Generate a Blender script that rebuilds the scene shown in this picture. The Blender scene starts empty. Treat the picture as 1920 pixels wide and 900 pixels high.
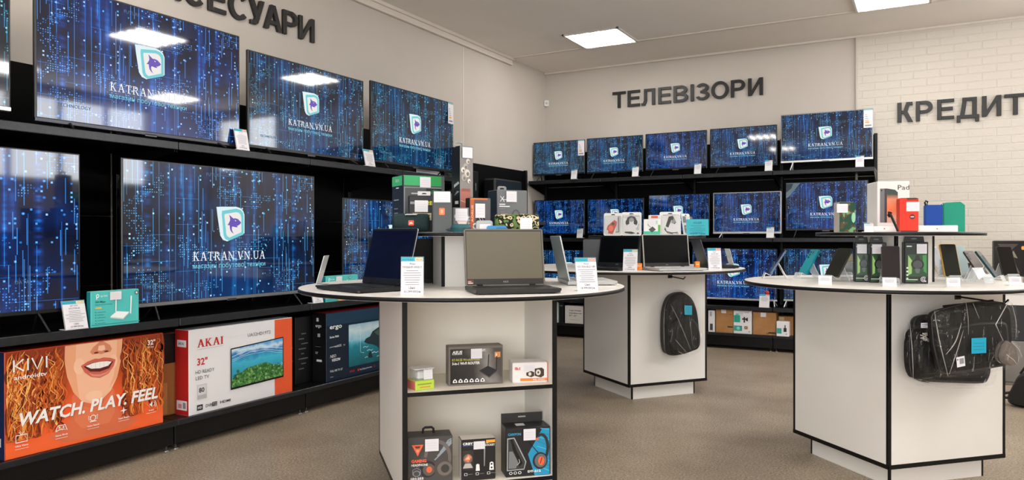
import bpy, bmesh, math, random
from mathutils import Vector, Matrix

sc = bpy.context.scene
C = sc.collection
R = math.radians

# ------------------------------------------------------------------ camera
cam = bpy.data.cameras.new('camera')
cam.sensor_width = 36.0
cam.lens = 36.0 * 1398.0 / 1920.0
cam.clip_start = 0.05
camera = bpy.data.objects.new('camera', cam)
C.objects.link(camera)
YAW, PITCH, ROLL = R(-29.074), R(-0.227), R(-0.07)
fw = Vector((math.sin(YAW) * math.cos(PITCH), math.cos(YAW) * math.cos(PITCH), math.sin(PITCH)))
rt = Vector((math.cos(YAW), -math.sin(YAW), 0))
up = rt.cross(fw)
rt, up = rt * math.cos(ROLL) + up * math.sin(ROLL), up * math.cos(ROLL) - rt * math.sin(ROLL)
camera.matrix_world = Matrix(((rt.x, up.x, -fw.x, 0), (rt.y, up.y, -fw.y, 0), (rt.z, up.z, -fw.z, 1.2), (0, 0, 0, 1)))
sc.camera = camera

# ------------------------------------------------------------------ light and exposure
world = bpy.data.worlds.new('world')
sc.world = world
world.use_nodes = True
world.node_tree.nodes['Background'].inputs['Color'].default_value = (0.75, 0.85, 1.0, 1)
world.node_tree.nodes['Background'].inputs['Strength'].default_value = 0.4
LAMP = 19.0          # radiance of the ceiling diffusers
DAY = 10.0            # radiance of the daylit window blinds
SCREEN = 0.92
sc.view_settings.view_transform = 'Standard'
sc.view_settings.look = 'None'
sc.view_settings.exposure = 0.14
sc.view_settings.gamma = 1.0
sc.view_settings.use_curve_mapping = False

# ------------------------------------------------------------------ materials
def lin(h):
    h = h.lstrip('#')
    out = []
    for i in (0, 2, 4):
        c = int(h[i:i + 2], 16) / 255
        out.append(c / 12.92 if c <= 0.04045 else ((c + 0.055) / 1.055) ** 2.4)
    return (*out, 1.0)

_mats = {}
def M(h, rough=0.5, metal=0.0, emit=0.0, spec=0.5):
    k = (h, rough, metal, emit, spec)
    if k in _mats:
        return _mats[k]
    m = bpy.data.materials.new('colour_' + h.strip('#'))
    m.use_nodes = True
    b = m.node_tree.nodes['Principled BSDF']
    c = lin(h)
    b.inputs['Base Color'].default_value = c
    b.inputs['Roughness'].default_value = rough
    b.inputs['Metallic'].default_value = metal
    b.inputs['Specular IOR Level'].default_value = spec
    if emit:
        b.inputs['Base Color'].default_value = (0, 0, 0, 1)
        b.inputs['Emission Color'].default_value = c
        b.inputs['Emission Strength'].default_value = emit
    _mats[k] = m
    return m

class NT:
    """small helper that writes node trees"""
    def __init__(s, name):
        s.m = bpy.data.materials.new(name)
        s.m.use_nodes = True
        s.t = s.m.node_tree
        s.b = s.t.nodes['Principled BSDF']
    def n(s, typ, **kw):
        x = s.t.nodes.new(typ)
        for k, v in kw.items():
            setattr(x, k, v)
        return x
    def link(s, a, b):
        if hasattr(a, 'is_output') or isinstance(a, bpy.types.NodeSocket):
            s.t.links.new(a, b)
        else:
            b.default_value = a
    def math(s, op, a, b=None, c=None):
        x = s.n('ShaderNodeMath', operation=op)
        for i, v in enumerate((a, b, c)):
            if v is not None:
                s.link(v, x.inputs[i])
        return x.outputs[0]
    def add(s, a, b): return s.math('ADD', a, b)
    def mul(s, a, b): return s.math('MULTIPLY', a, b)
    def gt(s, a, b): return s.math('GREATER_THAN', a, b)
    def lt(s, a, b): return s.math('LESS_THAN', a, b)
    def floor(s, a): return s.math('FLOOR', a)
    def frac(s, a): return s.math('FRACT', a)
    def vec(s, x, y, z=0.0):
        v = s.n('ShaderNodeCombineXYZ')
        for i, q in enumerate((x, y, z)):
            s.link(q, v.inputs[i])
        return v.outputs[0]
    def white(s, v):
        w = s.n('ShaderNodeTexWhiteNoise', noise_dimensions='3D')
        s.link(v, w.inputs['Vector'])
        return w.outputs['Value']
    def noise(s, v, scale, detail=2.0, rough=0.5):
        w = s.n('ShaderNodeTexNoise')
        if v is not None:
            s.link(v, w.inputs['Vector'])
        w.inputs['Scale'].default_value = scale
        w.inputs['Detail'].default_value = detail
        w.inputs['Roughness'].default_value = rough
        return w.outputs['Fac']
    def ramp(s, f, stops, interp='LINEAR'):
        r = s.n('ShaderNodeValToRGB')
        r.color_ramp.interpolation = interp
        e = r.color_ramp.elements
        while len(e) < len(stops):
            e.new(0.5)
        for q, (p, c) in zip(e, stops):
            q.position = p
            q.color = lin(c) if isinstance(c, str) else (c, c, c, 1)
        s.link(f, r.inputs['Fac'])
        return r.outputs['Color']
    def coord(s, which='Object'):
        return s.n('ShaderNodeTexCoord').outputs[which]
    def sep(s, v):
        x = s.n('ShaderNodeSeparateXYZ')
        s.link(v, x.inputs[0])
        return x.outputs
    def bump(s, hgt, strength, dist=0.01):
        b = s.n('ShaderNodeBump')
        b.inputs['Strength'].default_value = strength
        b.inputs['Distance'].default_value = dist
        s.link(hgt, b.inputs['Height'])
        s.link(b.outputs['Normal'], s.b.inputs['Normal'])
    def base(s, c, rough=0.5, spec=0.5, metal=0.0):
        s.link(c, s.b.inputs['Base Color'])
        s.b.inputs['Roughness'].default_value = rough
        s.b.inputs['Specular IOR Level'].default_value = spec
        s.b.inputs['Metallic'].default_value = metal
        return s

def make_paint(name, c1, c2, rough=0.7, scale=2.0, bump=0.15):
    t = NT(name)
    co = t.coord()
    t.base(t.ramp(t.noise(co, scale, 3), [(0.3, c1), (0.7, c2)]), rough, 0.3)
    t.bump(t.noise(co, 180, 2), bump, 0.002)
    return t.m

WALL = make_paint('wall_paint', '#bdb4ab', '#c1b9b0')
CEIL = make_paint('ceiling_paint', '#e9e2da', '#ece5de', 0.8)

def make_brick():
    t = NT('white_brick_panel')
    x, y, z = t.sep(t.coord())
    br = t.n('ShaderNodeTexBrick')
    t.link(t.vec(x, z, 0.0), br.inputs['Vector'])
    br.inputs['Scale'].default_value = 1.0
    br.inputs['Brick Width'].default_value = 0.235
    br.inputs['Row Height'].default_value = 0.0775
    br.inputs['Mortar Size'].default_value = 0.006
    br.inputs['Mortar Smooth'].default_value = 0.4
    br.inputs['Color1'].default_value = (1, 1, 1, 1)
    br.inputs['Color2'].default_value = (0.93, 0.93, 0.93, 1)
    br.inputs['Mortar'].default_value = (0.25, 0.25, 0.25, 1)
    bw = t.n('ShaderNodeRGBToBW')
    t.link(br.outputs['Color'], bw.inputs[0])
    h = t.add(t.mul(bw.outputs[0], 0.8), t.mul(t.noise(t.vec(x, z, 0.0), 22, 4, 0.65), 0.55))
    t.base(lin('#c9c1b5'), 0.5, 0.35)
    t.bump(h, 0.6, 0.012)
    return t.m
BRICK = make_brick()

def make_floor():
    t = NT('speckled_linoleum')
    co = t.coord()
    a = t.noise(co, 95, 4, 0.75)
    b = t.noise(co, 1.6, 4, 0.6)
    c = t.ramp(a, [(0.33, '#51463a'), (0.45, '#9b8c78'), (0.56, '#b0a18c'), (0.68, '#e2d7c4')])
    d = t.ramp(b, [(0.3, '#d8d4d0'), (0.7, '#ffffff')])
    mx = t.n('ShaderNodeMix', data_type='RGBA', blend_type='MULTIPLY')
    mx.inputs['Factor'].default_value = 1.0
    t.link(c, mx.inputs['A']); t.link(d, mx.inputs['B'])
    t.base(mx.outputs['Result'], 0.38, 0.4)
    t.link(t.add(0.32, t.mul(t.noise(co, 5, 3), 0.18)), t.b.inputs['Roughness'])
    return t.m
FLOOR = make_floor()

def make_shelf_metal():
    t = NT('black_powder_coated_metal')
    co = t.coord()
    t.base(t.ramp(t.noise(co, 60, 3), [(0.3, '#050506'), (0.7, '#0a0a0b')]), 0.38, 0.3)
    t.bump(t.noise(co, 300, 2), 0.2, 0.002)
    return t.m
BLACK_METAL = make_shelf_metal()
BLACK_PANEL = M('#040404', 0.6, 0, 0, 0.12)
LIP = make_paint('shelf_lip_metal', '#1c1d20', '#26282b', 0.3, 40, 0.1)
LAMINATE = make_paint('white_laminate', '#dedad3', '#e1ddd7', 0.42, 3, 0.05)
LAM_IN = make_paint('cream_laminate', '#f1e9db', '#f3ecdf', 0.5, 3, 0.05)
EDGE = M('#070708', 0.42, 0, 0, 0.3)
WHITE = M('#e8e6e3', 0.5)
PAPER = M('#dedce0', 0.6)
DARK = M('#070708', 0.45, 0, 0, 0.3)
GLOSSBLACK = M('#050506', 0.08)
GREY_TXT = M('#8b8b92', 0.6)
INK = M('#2a2a33', 0.6)
TEAL = M('#28a9bd', 0.5)

def clear_mat(name, col, fac, rough):
    m = bpy.data.materials.new(name)
    m.use_nodes = True
    t = m.node_tree
    t.nodes.clear()
    o = t.nodes.new('ShaderNodeOutputMaterial')
    mx = t.nodes.new('ShaderNodeMixShader')
    tr = t.nodes.new('ShaderNodeBsdfTransparent')
    b = t.nodes.new('ShaderNodeBsdfPrincipled')
    b.inputs['Base Color'].default_value = lin(col)
    b.inputs['Roughness'].default_value = rough
    lw = t.nodes.new('ShaderNodeLayerWeight')
    lw.inputs['Blend'].default_value = 0.35
    mr = t.nodes.new('ShaderNodeMapRange')
    mr.inputs['To Min'].default_value = fac
    mr.inputs['To Max'].default_value = min(1.0, fac + 0.55)
    t.links.new(lw.outputs['Facing'], mr.inputs['Value'])
    t.links.new(mr.outputs['Result'], mx.inputs[0])
    t.links.new(tr.outputs[0], mx.inputs[1])
    t.links.new(b.outputs[0], mx.inputs[2])
    t.links.new(mx.outputs[0], o.inputs[0])
    return m
ACRYLIC = clear_mat('clear_acrylic', '#dfe6e8', 0.13, 0.05)
ACRYLIC_EDGE = M('#f0eeeb', 0.25)
PLASTIC = clear_mat('clear_plastic_bag', '#b9b7b0', 0.05, 0.12)

def make_screen():
    """the shop's animated wallpaper: streaks of light, dot grids, thin lines on deep blue"""
    t = NT('shop_wallpaper_on_screen')
    uv = t.coord('UV')
    u, v, _ = t.sep(uv)
    uu = t.mul(u, 16.0); vv = t.mul(v, 9.0)
    acc = None
    def plus(x):
        nonlocal acc
        acc = x if acc is None else t.add(acc, x)
    # soft vertical light shafts
    sh = t.noise(t.vec(t.mul(u, 13.0), t.mul(v, 0.8), 3.1), 1.0, 2)
    shaft = t.math('POWER', t.math('MAXIMUM', t.mul(t.add(sh, -0.47), 4.2), 0.0), 2.0)
    def column(c, wd, g):
        q = t.math('MAXIMUM', t.add(1.0, t.mul(t.math('ABSOLUTE', t.add(u, -c)), -1.0 / wd)), 0.0)
        return t.mul(t.math('SMOOTH_MIN', q, 1.0, 0.3), g)
    fil = t.noise(t.vec(t.mul(u, 60.0), t.mul(v, 2.2), 9.0), 1.0, 3)
    shaft = t.mul(shaft, t.mul(fil, 1.3))
    # blurred stripes inside bright shafts
    strip = t.noise(t.vec(t.mul(u, 5.0), t.mul(v, 34.0), 1.7), 1.0, 1)
    shaft = t.mul(shaft, t.add(0.45, strip))
    cols_ = t.add(t.add(column(.10, .022, .8), column(.185, .014, .6)), t.add(column(.865, .020, .8), t.add(column(.76, .010, .5), column(.245, .010, .4))))
    band = t.math('MAXIMUM', t.mul(t.add(strip, -.36), 2.6), 0.0)
    shaft = t.add(shaft, t.mul(t.mul(cols_, band), t.mul(t.noise(t.vec(t.mul(u, 3.0), t.mul(v, 2.5), 5.5), 1.0, 1), 1.9)))
    # dots
    def dots(nx, ny, thr, size, seed, mask_scale, mask_thr, soft=False):
        a = t.mul(u, nx); b = t.mul(v, ny)
        ia, ib = t.floor(a), t.floor(b)
        r = t.white(t.vec(ia, ib, seed))
        fx = t.math('ABSOLUTE', t.add(t.frac(a), -0.5))
        fy = t.math('ABSOLUTE', t.add(t.frac(b), -0.5))
        if soft:
            d = t.math('SQRT', t.add(t.mul(fx, fx), t.mul(fy, fy)))
            sh_ = t.math('MAXIMUM', t.mul(t.add(size, t.mul(d, -1.0)), 6.0), 0.0)
            sh_ = t.math('MINIMUM', sh_, 1.0)
        else:
            sh_ = t.lt(t.math('MAXIMUM', fx, fy), size)
        on = t.gt(r, thr)
        mk = t.gt(t.noise(t.vec(t.mul(u, mask_scale), t.mul(v, mask_scale * 0.6), seed + 4.0), 1.0, 1), mask_thr)
        br = t.white(t.vec(ia, ib, seed + 0.7))
        return t.mul(t.mul(t.mul(sh_, on), mk), t.add(0.25, br))
    fine = dots(104, 58, 0.40, 0.22, 11.0, 7.0, 0.56)
    mid = dots(60, 34, 0.90, 0.21, 12.0, 5.0, 0.40)
    big = dots(30, 19, 0.925, 0.2, 13.0, 4.0, 0.40, True)
    # thin vertical lines broken into dashes
    def lines(nx, thr, width, seg, sthr, seed):
        a = t.mul(u, nx); ia = t.floor(a)
        r = t.white(t.vec(ia, 0.0, seed))
        w = t.lt(t.math('ABSOLUTE', t.add(t.frac(a), -0.5)), width)
        s_ = t.floor(t.add(t.mul(v, seg), t.mul(r, 7.0)))
        q = t.white(t.vec(ia, s_, seed + 2.0))
        return t.mul(t.mul(t.gt(r, thr), w), t.mul(t.gt(q, sthr), q))
    l1 = lines(230, 0.72, 0.28, 6.0, 0.78, 21.0)
    l2 = lines(110, 0.86, 0.10, 3.0, 0.5, 22.0)
    hl = t.lt(t.math('ABSOLUTE', t.add(t.frac(t.mul(v, 26.0)), -0.5)), 0.035)
    hq = t.white(t.vec(t.floor(t.mul(u, 9.0)), t.floor(t.mul(v, 26.0)), 5.0))
    hline = t.mul(hl, t.mul(t.gt(hq, 0.86), 0.5))
    plus(t.mul(fine, 0.55)); plus(t.mul(mid, 0.75)); plus(t.mul(big, 0.75))
    plus(t.mul(l1, 0.45)); plus(t.mul(l2, 0.4)); plus(t.mul(hline, 0.5))
    # deep blue ground, brighter towards the foot of the picture
    cen = t.math('ABSOLUTE', t.add(u, -0.52))
    glow = t.math('MAXIMUM', t.add(1.0, t.mul(t.math('SQRT', t.add(t.mul(cen, cen), t.mul(t.mul(v, v), 0.5))), -2.4)), 0.0)
    cloud = t.noise(t.vec(t.mul(u, 5.0), t.mul(v, 4.0), 7.7), 1.0, 3)
    ground = t.add(t.mul(t.math('POWER', cloud, 2.0), 0.36), t.mul(glow, 0.22))
    ground = t.add(ground, t.mul(shaft, 0.55))
    gcol = t.ramp(ground, [(0.0, '#02040c'), (0.10, '#04122a'), (0.30, '#0a3468'), (0.6, '#1f78ba'), (1.0, '#9fe0ff')])
    dcol = t.ramp(acc, [(0.0, '#000000'), (0.25, '#1c6fae'), (0.7, '#6cc4e6'), (1.0, '#d8f4ff')])
    mx = t.n('ShaderNodeMix', data_type='RGBA', blend_type='SCREEN')
    mx.inputs['Factor'].default_value = 1.0
    t.link(gcol, mx.inputs['A']); t.link(dcol, mx.inputs['B'])
    oi = t.n('ShaderNodeObjectInfo')
    tint = t.n('ShaderNodeMix', data_type='RGBA', blend_type='MULTIPLY')
    tint.inputs['Factor'].default_value = 1.0
    t.link(mx.outputs['Result'], tint.inputs['A']); t.link(oi.outputs['Color'], tint.inputs['B'])
    t.base((0.004, 0.004, 0.005, 1), 0.045, 0.75)
    t.link(tint.outputs['Result'], t.b.inputs['Emission Color'])
    t.b.inputs['Emission Strength'].default_value = SCREEN
    return t.m
SCREEN_MAT = make_screen()

# ------------------------------------------------------------------ mesh builder
_txt = {}
def text_geo(s, bold=0.0, italic=0.0, ext=0.0, res=2):
    k = (s, bold, italic, ext, res)
    if k in _txt:
        return _txt[k]
    cu = bpy.data.curves.new('lettering', 'FONT')
    cu.body = s
    cu.resolution_u = res
    cu.offset = bold
    cu.shear = italic
    cu.extrude = ext
    ob = bpy.data.objects.new('lettering', cu)
    me = bpy.data.meshes.new_from_object(ob)
    vs = [tuple(v.co) for v in me.vertices]
    fs = [tuple(p.vertices) for p in me.polygons]
    bpy.data.objects.remove(ob)
    bpy.data.curves.remove(cu)
    bpy.data.meshes.remove(me)
    xs = [v[0] for v in vs] or [0]; ys = [v[1] for v in vs] or [0]
    _txt[k] = (vs, fs, (min(xs), max(xs), min(ys), max(ys)))
    return _txt[k]
def cap_h(bold):
    b = text_geo('H', bold)[2]
    return b[3] - b[2]

class MB:
    def __init__(s):
        s.v = []; s.f = []; s.fm = []; s.fs = []; s.mats = []
        s.T = Matrix.Identity(4)
    def at(s, x=0, y=0, z=0, rz=0, rx=0, ry=0):
        s.T = Matrix.Translation((x, y, z)) @ Matrix.Rotation(R(rz), 4, 'Z') @ Matrix.Rotation(R(ry), 4, 'Y') @ Matrix.Rotation(R(rx), 4, 'X')
        return s
    def mi(s, m):
        if m not in s.mats:
            s.mats.append(m)
        return s.mats.index(m)
    def raw(s, vs, fs, m, smooth=False):
        o = len(s.v)
        for p in vs:
            s.v.append(tuple(s.T @ Vector(p)))
        i = s.mi(m)
        for f in fs:
            s.f.append(tuple(o + q for q in f)); s.fm.append(i); s.fs.append(smooth)
        return s
    def poly(s, pts, m):
        return s.raw(pts, [tuple(range(len(pts)))], m)
    def box(s, x0, x1, y0, y1, z0, z1, m, c=0.0):
        c = min(c, 0.45 * min(abs(x1 - x0), abs(y1 - y0), abs(z1 - z0)))
        if c <= 0:
            vs = [(x, y, z) for x in (x0, x1) for y in (y0, y1) for z in (z0, z1)]
            return s.raw(vs, [(0, 1, 3, 2), (4, 6, 7, 5), (0, 4, 5, 1), (2, 3, 7, 6), (0, 2, 6, 4), (1, 5, 7, 3)], m)
        vs = []; idx = {}
        for i, x in enumerate((x0, x1)):
            for j, y in enumerate((y0, y1)):
                for k, z in enumerate((z0, z1)):
                    dx = c if i == 0 else -c; dy = c if j == 0 else -c; dz = c if k == 0 else -c
                    for a, p in enumerate(((x, y + dy, z + dz), (x + dx, y, z + dz), (x + dx, y + dy, z))):
                        idx[i, j, k, a] = len(vs); vs.append(p)
        I = idx; fs = []
        for i in (0, 1):
            fs.append((I[i, 0, 0, 0], I[i, 0, 1, 0], I[i, 1, 1, 0], I[i, 1, 0, 0]))
            fs.append((I[0, i, 0, 1], I[1, i, 0, 1], I[1, i, 1, 1], I[0, i, 1, 1]))
            fs.append((I[0, 0, i, 2], I[0, 1, i, 2], I[1, 1, i, 2], I[1, 0, i, 2]))
            for j in (0, 1):
                fs.append((I[i, j, 0, 0], I[i, j, 1, 0], I[i, j, 1, 1], I[i, j, 0, 1]))
                fs.append((I[i, 0, j, 0], I[i, 1, j, 0], I[i, 1, j, 2], I[i, 0, j, 2]))
                fs.append((I[0, i, j, 1], I[1, i, j, 1], I[1, i, j, 2], I[0, i, j, 2]))
                for k in (0, 1):
                    fs.append((I[i, j, k, 0], I[i, j, k, 1], I[i, j, k, 2]))
        return s.raw(vs, fs, m)
    def prism(s, pts, a0, a1, m, axis='z', smooth=False, mcap=None):
        """extrude a 2-D outline along an axis; pts are (x,y), (x,z) or (y,z)"""
        def P(p, a):
            return {'z': (p[0], p[1], a), 'y': (p[0], a, p[1]), 'x': (a, p[0], p[1])}[axis]
        n = len(pts)
        vs = [P(p, a0) for p in pts] + [P(p, a1) for p in pts]
        s.raw(vs, [(i, (i + 1) % n, n + (i + 1) % n, n + i) for i in range(n)], m, smooth)
        s.raw(vs, [tuple(range(n)), tuple(range(2 * n - 1, n - 1, -1))], mcap or m)
        return s
    def lathe(s, prof, m, n=24, smooth=True, axis='z'):
        def P(r, a, z):
            x, y = r * math.cos(a), r * math.sin(a)
            return {'z': (x, y, z), 'x': (z, x, y), 'y': (x, z, y)}[axis]
        vs = [P(r, 2 * math.pi * i / n, z) for r, z in prof for i in range(n)]
        fs = [(j * n + i, j * n + (i + 1) % n, (j + 1) * n + (i + 1) % n, (j + 1) * n + i) for j in range(len(prof) - 1) for i in range(n)]
        s.raw(vs, fs, m, smooth)
        for j in (0, len(prof) - 1):
            if prof[j][0] > 1e-6:
                s.raw([vs[j * n + i] for i in range(n)], [tuple(range(n))], m)
        return s
    def tube(s, path, r, m, n=8):
        path = [Vector(p) for p in path]
        vs = []
        for i, p in enumerate(path):
            d = (path[min(i + 1, len(path) - 1)] - path[max(i - 1, 0)]).normalized()
            a = d.cross(Vector((0, 0, 1)))
            if a.length < 1e-3:
                a = d.cross(Vector((1, 0, 0)))
            a.normalize(); b = d.cross(a)
            for k in range(n):
                q = 2 * math.pi * k / n
                vs.append(tuple(p + (a * math.cos(q) + b * math.sin(q)) * (r[i] if isinstance(r, (list, tuple)) else r)))
        L = len(path)
        s.raw(vs, [(j * n + k, j * n + (k + 1) % n, (j + 1) * n + (k + 1) % n, (j + 1) * n + k) for j in range(L - 1) for k in range(n)], m, True)
        s.raw(vs, [tuple(range(n)), tuple(range((L - 1) * n, L * n))], m)
        return s
    def strip(s, path, w0, w1, th, m, medge=None):
        """a bent sheet: path in (y,z), from x=w0 to x=w1, thickness th"""
        P = [Vector(p) for p in path]
        up_, dn = [], []
        for i, p in enumerate(P):
            d = (P[min(i + 1, len(P) - 1)] - P[max(i - 1, 0)]).normalized()
            nrm = Vector((-d.y, d.x)) * th / 2
            up_.append(p + nrm); dn.append(p - nrm)
        for a, b in zip(range(len(P) - 1), range(1, len(P))):
            q = [up_[a], up_[b], dn[b], dn[a]]
            vs = [(x, p.x, p.y) for x in (w0, w1) for p in q]
            s.raw(vs, [(0, 1, 5, 4), (3, 7, 6, 2)], m)
            s.raw(vs, [(0, 3, 2, 1), (4, 5, 6, 7), (0, 4, 7, 3), (1, 2, 6, 5)], medge or m)
        return s
    def text(s, t, x, y, h, m, w=None, bold=0.0, it=0.0, align='l', z=0.0, ext=0.0, res=2):
        vs, fs, bb = text_geo(t, bold, it, ext, res)
        if not vs:
            return s
        k = h / cap_h(bold)
        kx = k if w is None else w / (bb[1] - bb[0])
        ox = bb[0] if align == 'l' else (bb[1] if align == 'r' else (bb[0] + bb[1]) / 2)
        return s.raw([(x + (a - ox) * kx, y + b * k, z + c * k) for a, b, c in vs], fs, m)
    def build(s, name, parent=None, loc=(0, 0, 0), rz=0.0, **props):
        me = bpy.data.meshes.new(name)
        me.from_pydata(s.v, [], s.f)
        for m in s.mats:
            me.materials.append(m)
        me.polygons.foreach_set('material_index', s.fm)
        me.polygons.foreach_set('use_smooth', s.fs)
        me.update()
        return link(name, me, parent, loc, rz, **props)

def link(name, data, parent=None, loc=(0, 0, 0), rz=0.0, **props):
    o = bpy.data.objects.new(name, data)
    C.objects.link(o)
    o.location = loc
    o.rotation_euler = (0, 0, R(rz))
    if parent is not None:
        o.parent = parent
    for k, v in props.items():
        if v:
            o[k] = v
    return o

def thing(name, label, cat, loc=(0, 0, 0), rz=0.0, group=None):
    return link(name, None, None, loc, rz, label=label, category=cat, group=group)

class Print:
    """flat artwork laid on a face: u to the right, v up, each call one thin layer above the last"""
    STEP = 0.00015
    def __init__(s, mb, o, U, V):
        s.mb = mb; s.o = Vector(o); s.U = Vector(U); s.V = Vector(V); s.N = s.U.cross(s.V); s.k = 1
    def _t(s, lay=None):
        if lay is None:
            s.k += 1; lay = s.k
        N, U, V = s.N, s.U, s.V
        o = s.o + N * (lay * s.STEP)
        s.mb.T = Matrix(((U.x, V.x, N.x, o.x), (U.y, V.y, N.y, o.y), (U.z, V.z, N.z, o.z), (0, 0, 0, 1)))
    def poly(s, pts, m, lay=None):
        s._t(lay); s.mb.poly([(a, b, 0) for a, b in pts], m); return s
    def rect(s, a, b, c, d, m, lay=None):
        return s.poly([(a, b), (c, b), (c, d), (a, d)], m, lay)
    def ell(s, x, y, rx, ry, m, n=24, lay=None):
        return s.poly([(x + rx * math.cos(2 * math.pi * i / n), y + ry * math.sin(2 * math.pi * i / n)) for i in range(n)], m, lay)
    def ring(s, x, y, r0, r1, m, n=24, a0=0, a1=360):
        s._t(); vs = []; fs = []
        for i in range(n + 1):
            a = R(a0 + (a1 - a0) * i / n)
            vs += [(x + r0 * math.cos(a), y + r0 * math.sin(a), 0), (x + r1 * math.cos(a), y + r1 * math.sin(a), 0)]
        s.mb.raw(vs, [(2 * i, 2 * i + 1, 2 * i + 3, 2 * i + 2) for i in range(n)], m); return s
    def line(s, pts, w, m, lay=None):
        s._t(lay)
        P = [Vector(p) for p in pts]; vs = []
        for i, p in enumerate(P):
            d = (P[min(i + 1, len(P) - 1)] - P[max(i - 1, 0)]).normalized()
            ww = w[i] if isinstance(w, (list, tuple)) else w
            q = Vector((-d.y, d.x)) * ww / 2
            vs += [(p.x + q.x, p.y + q.y, 0), (p.x - q.x, p.y - q.y, 0)]
        s.mb.raw(vs, [(2 * i, 2 * i + 1, 2 * i + 3, 2 * i + 2) for i in range(len(P) - 1)], m); return s
    def text(s, t, x, y, h, m, **kw):
        s._t(); s.mb.text(t, x, y, h, m, **kw); return s

def front(mb, w=0, y=0.0): return Print(mb, (0, y, 0), (1, 0, 0), (0, 0, 1))
def left(mb, d): return Print(mb, (0, d, 0), (0, -1, 0), (0, 0, 1))
def right(mb, w): return Print(mb, (w, 0, 0), (0, 1, 0), (0, 0, 1))
def top(mb, h): return Print(mb, (0, 0, h), (1, 0, 0), (0, 1, 0))

def rrect(x0, x1, y0, y1, r, n=5):
    pts = []
    for cx, cy, a in ((x1 - r, y0 + r, -90), (x1 - r, y1 - r, 0), (x0 + r, y1 - r, 90), (x0 + r, y0 + r, 180)):
        for i in range(n + 1):
            q = R(a + 90 * i / n)
            pts.append((cx + r * math.cos(q), cy + r * math.sin(q)))
    return pts

# ------------------------------------------------------------------ the room
XL, XR, YF, YB, ZC = -4.28, 3.2, -3.6, 8.58, 3.3
def struct(name, mb, parent=None, **kw):
    return mb.build(name, parent, kind='structure', **kw)
struct('floor', MB().box(XL - .1, XR + .1, YF - .1, YB + .1, -.1, 0, FLOOR))
struct('ceiling', MB().box(XL - .1, XR + .1, YF - .1, YB + .1, ZC, ZC + .1, CEIL))
struct('wall_left', MB().box(XL - .1, XL, YF - .1, YB + .1, 0, ZC, WALL))
struct('wall_back', MB().box(XL, -.64, YB, YB + .1, 0, ZC, WALL))
# textured accent wall to the right of the televisions, with a window further along
AX0, AX1, AZ0, AZ1 = 1.6, 3.05, 2.25, 3.2
a = MB()
a.box(-.64, AX0, YB - .018, YB + .1, 0, ZC, BRICK).box(AX1, XR, YB - .018, YB + .1, 0, ZC, BRICK)
a.box(AX0, AX1, YB - .018, YB + .1, 0, AZ0, BRICK).box(AX0, AX1, YB - .018, YB + .1, AZ1, ZC, BRICK)
struct('wall_accent', a)
struct('trim_corner', MB().box(-.652, -.628, YB - .024, YB, 0, ZC - .02, WALL, .004))
# right wall with a window, front wall with a wide shop window
WY0, WY1 = 4.7, 7.4
a = MB()
a.box(XR, XR + .1, YF, WY0, 0, ZC, WALL).box(XR, XR + .1, WY1, YB + .1, 0, ZC, WALL)
a.box(XR, XR + .1, WY0, WY1, 0, 1.95, WALL).box(XR, XR + .1, WY0, WY1, 3.2, ZC, WALL)
struct('wall_right', a)
FX0, FX1 = -1.3, 3.1
a = MB()
a.box(XL, FX0, YF - .1, YF, 0, ZC, WALL).box(FX1, XR, YF - .1, YF, 0, ZC, WALL)
a.box(FX0, FX1, YF - .1, YF, 0, .5, WALL).box(FX0, FX1, YF - .1, YF, 2.9, ZC, WALL)
struct('wall_front', a)
BLIND = M('#eef1f5', 0.6, 0, DAY)
FRAMEW = M('#d8d4cf', 0.4)
def window(name, W, H, loc, rz, n):
    """a frame with mullions and daylit vertical blinds behind it; local x along the wall"""
    f = MB()
    for x0, x1, z0, z1 in ((0, .07, 0, H), (W - .07, W, 0, H), (0, W, 0, .07), (0, W, H - .07, H)):
        f.box(x0, x1, -.02, .06, z0, z1, FRAMEW, .004)
    for i in range(1, n):
        f.box(W * i / n - .03, W * i / n + .03, -.015, .05, .06, H - .06, FRAMEW, .004)
    fr = f.build(name, None, loc, rz, kind='structure')
    b = MB()
    k = int(W / .127)
    for i in range(k):
        x = .07 + (W - .14) * i / k
        b.poly([(x, .045, .07), (x + (W - .14) / k * .97, .062, .07), (x + (W - .14) / k * .97, .062, H - .07), (x, .045, H - .07)], BLIND)
    b.box(0, W, .07, .08, 0, H, FRAMEW)
    b.build('blind', fr)
window('window_1', AX1 - AX0, AZ1 - AZ0, (AX0, YB - .018, AZ0), 0, 2)
window('window_2', WY1 - WY0, 1.25, (XR, WY1, 1.95), -90, 4)
window('window_3', FX1 - FX0, 2.4, (FX1, YF, .5), 180, 4)

# cover strips: along the left wall under the ceiling, across the ceiling, and a seam in the wall board
TR = make_paint('cover_strip', '#d5cbc0', '#d9d0c6', 0.5)
struct('trim_crown', MB().box(XL, XL + .035, YF, 7.66, 3.215, ZC, TR, .004).box(XL + .03, XL + .055, YF, 7.66, 3.268, ZC, TR, .003))
struct('trim_ceiling', MB().box(XL, XR, 7.61, 7.655, ZC - .012, ZC, TR, .003))
struct('trim_seam', MB().box(XL, XL + .004, 6.63, 6.645, 0, 3.2, TR, .001))
struct('trim_back', MB().box(XL, XR, YB - .03, YB, ZC - .025, ZC, TR, .004))
struct('baseboard_back', MB().box(-.44, XR, YB - .035, YB - .018, 0, .08, M('#4a4038', .5), .003))
s_ = thing('motion_sensor', 'small white motion sensor in the corner beside the back wall', 'sensor', (-4.255, 8.555, 2.87), 45)
MB().box(-.03, .03, -.03, .02, 0, .075, WHITE, .008).build('housing', s_)
MB().lathe([(.012, 0), (.02, .006), (.018, .03), (.008, .036)], M('#c9c6c2', .3), 12).build('lens', s_, (0, -.03, .02))

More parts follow.
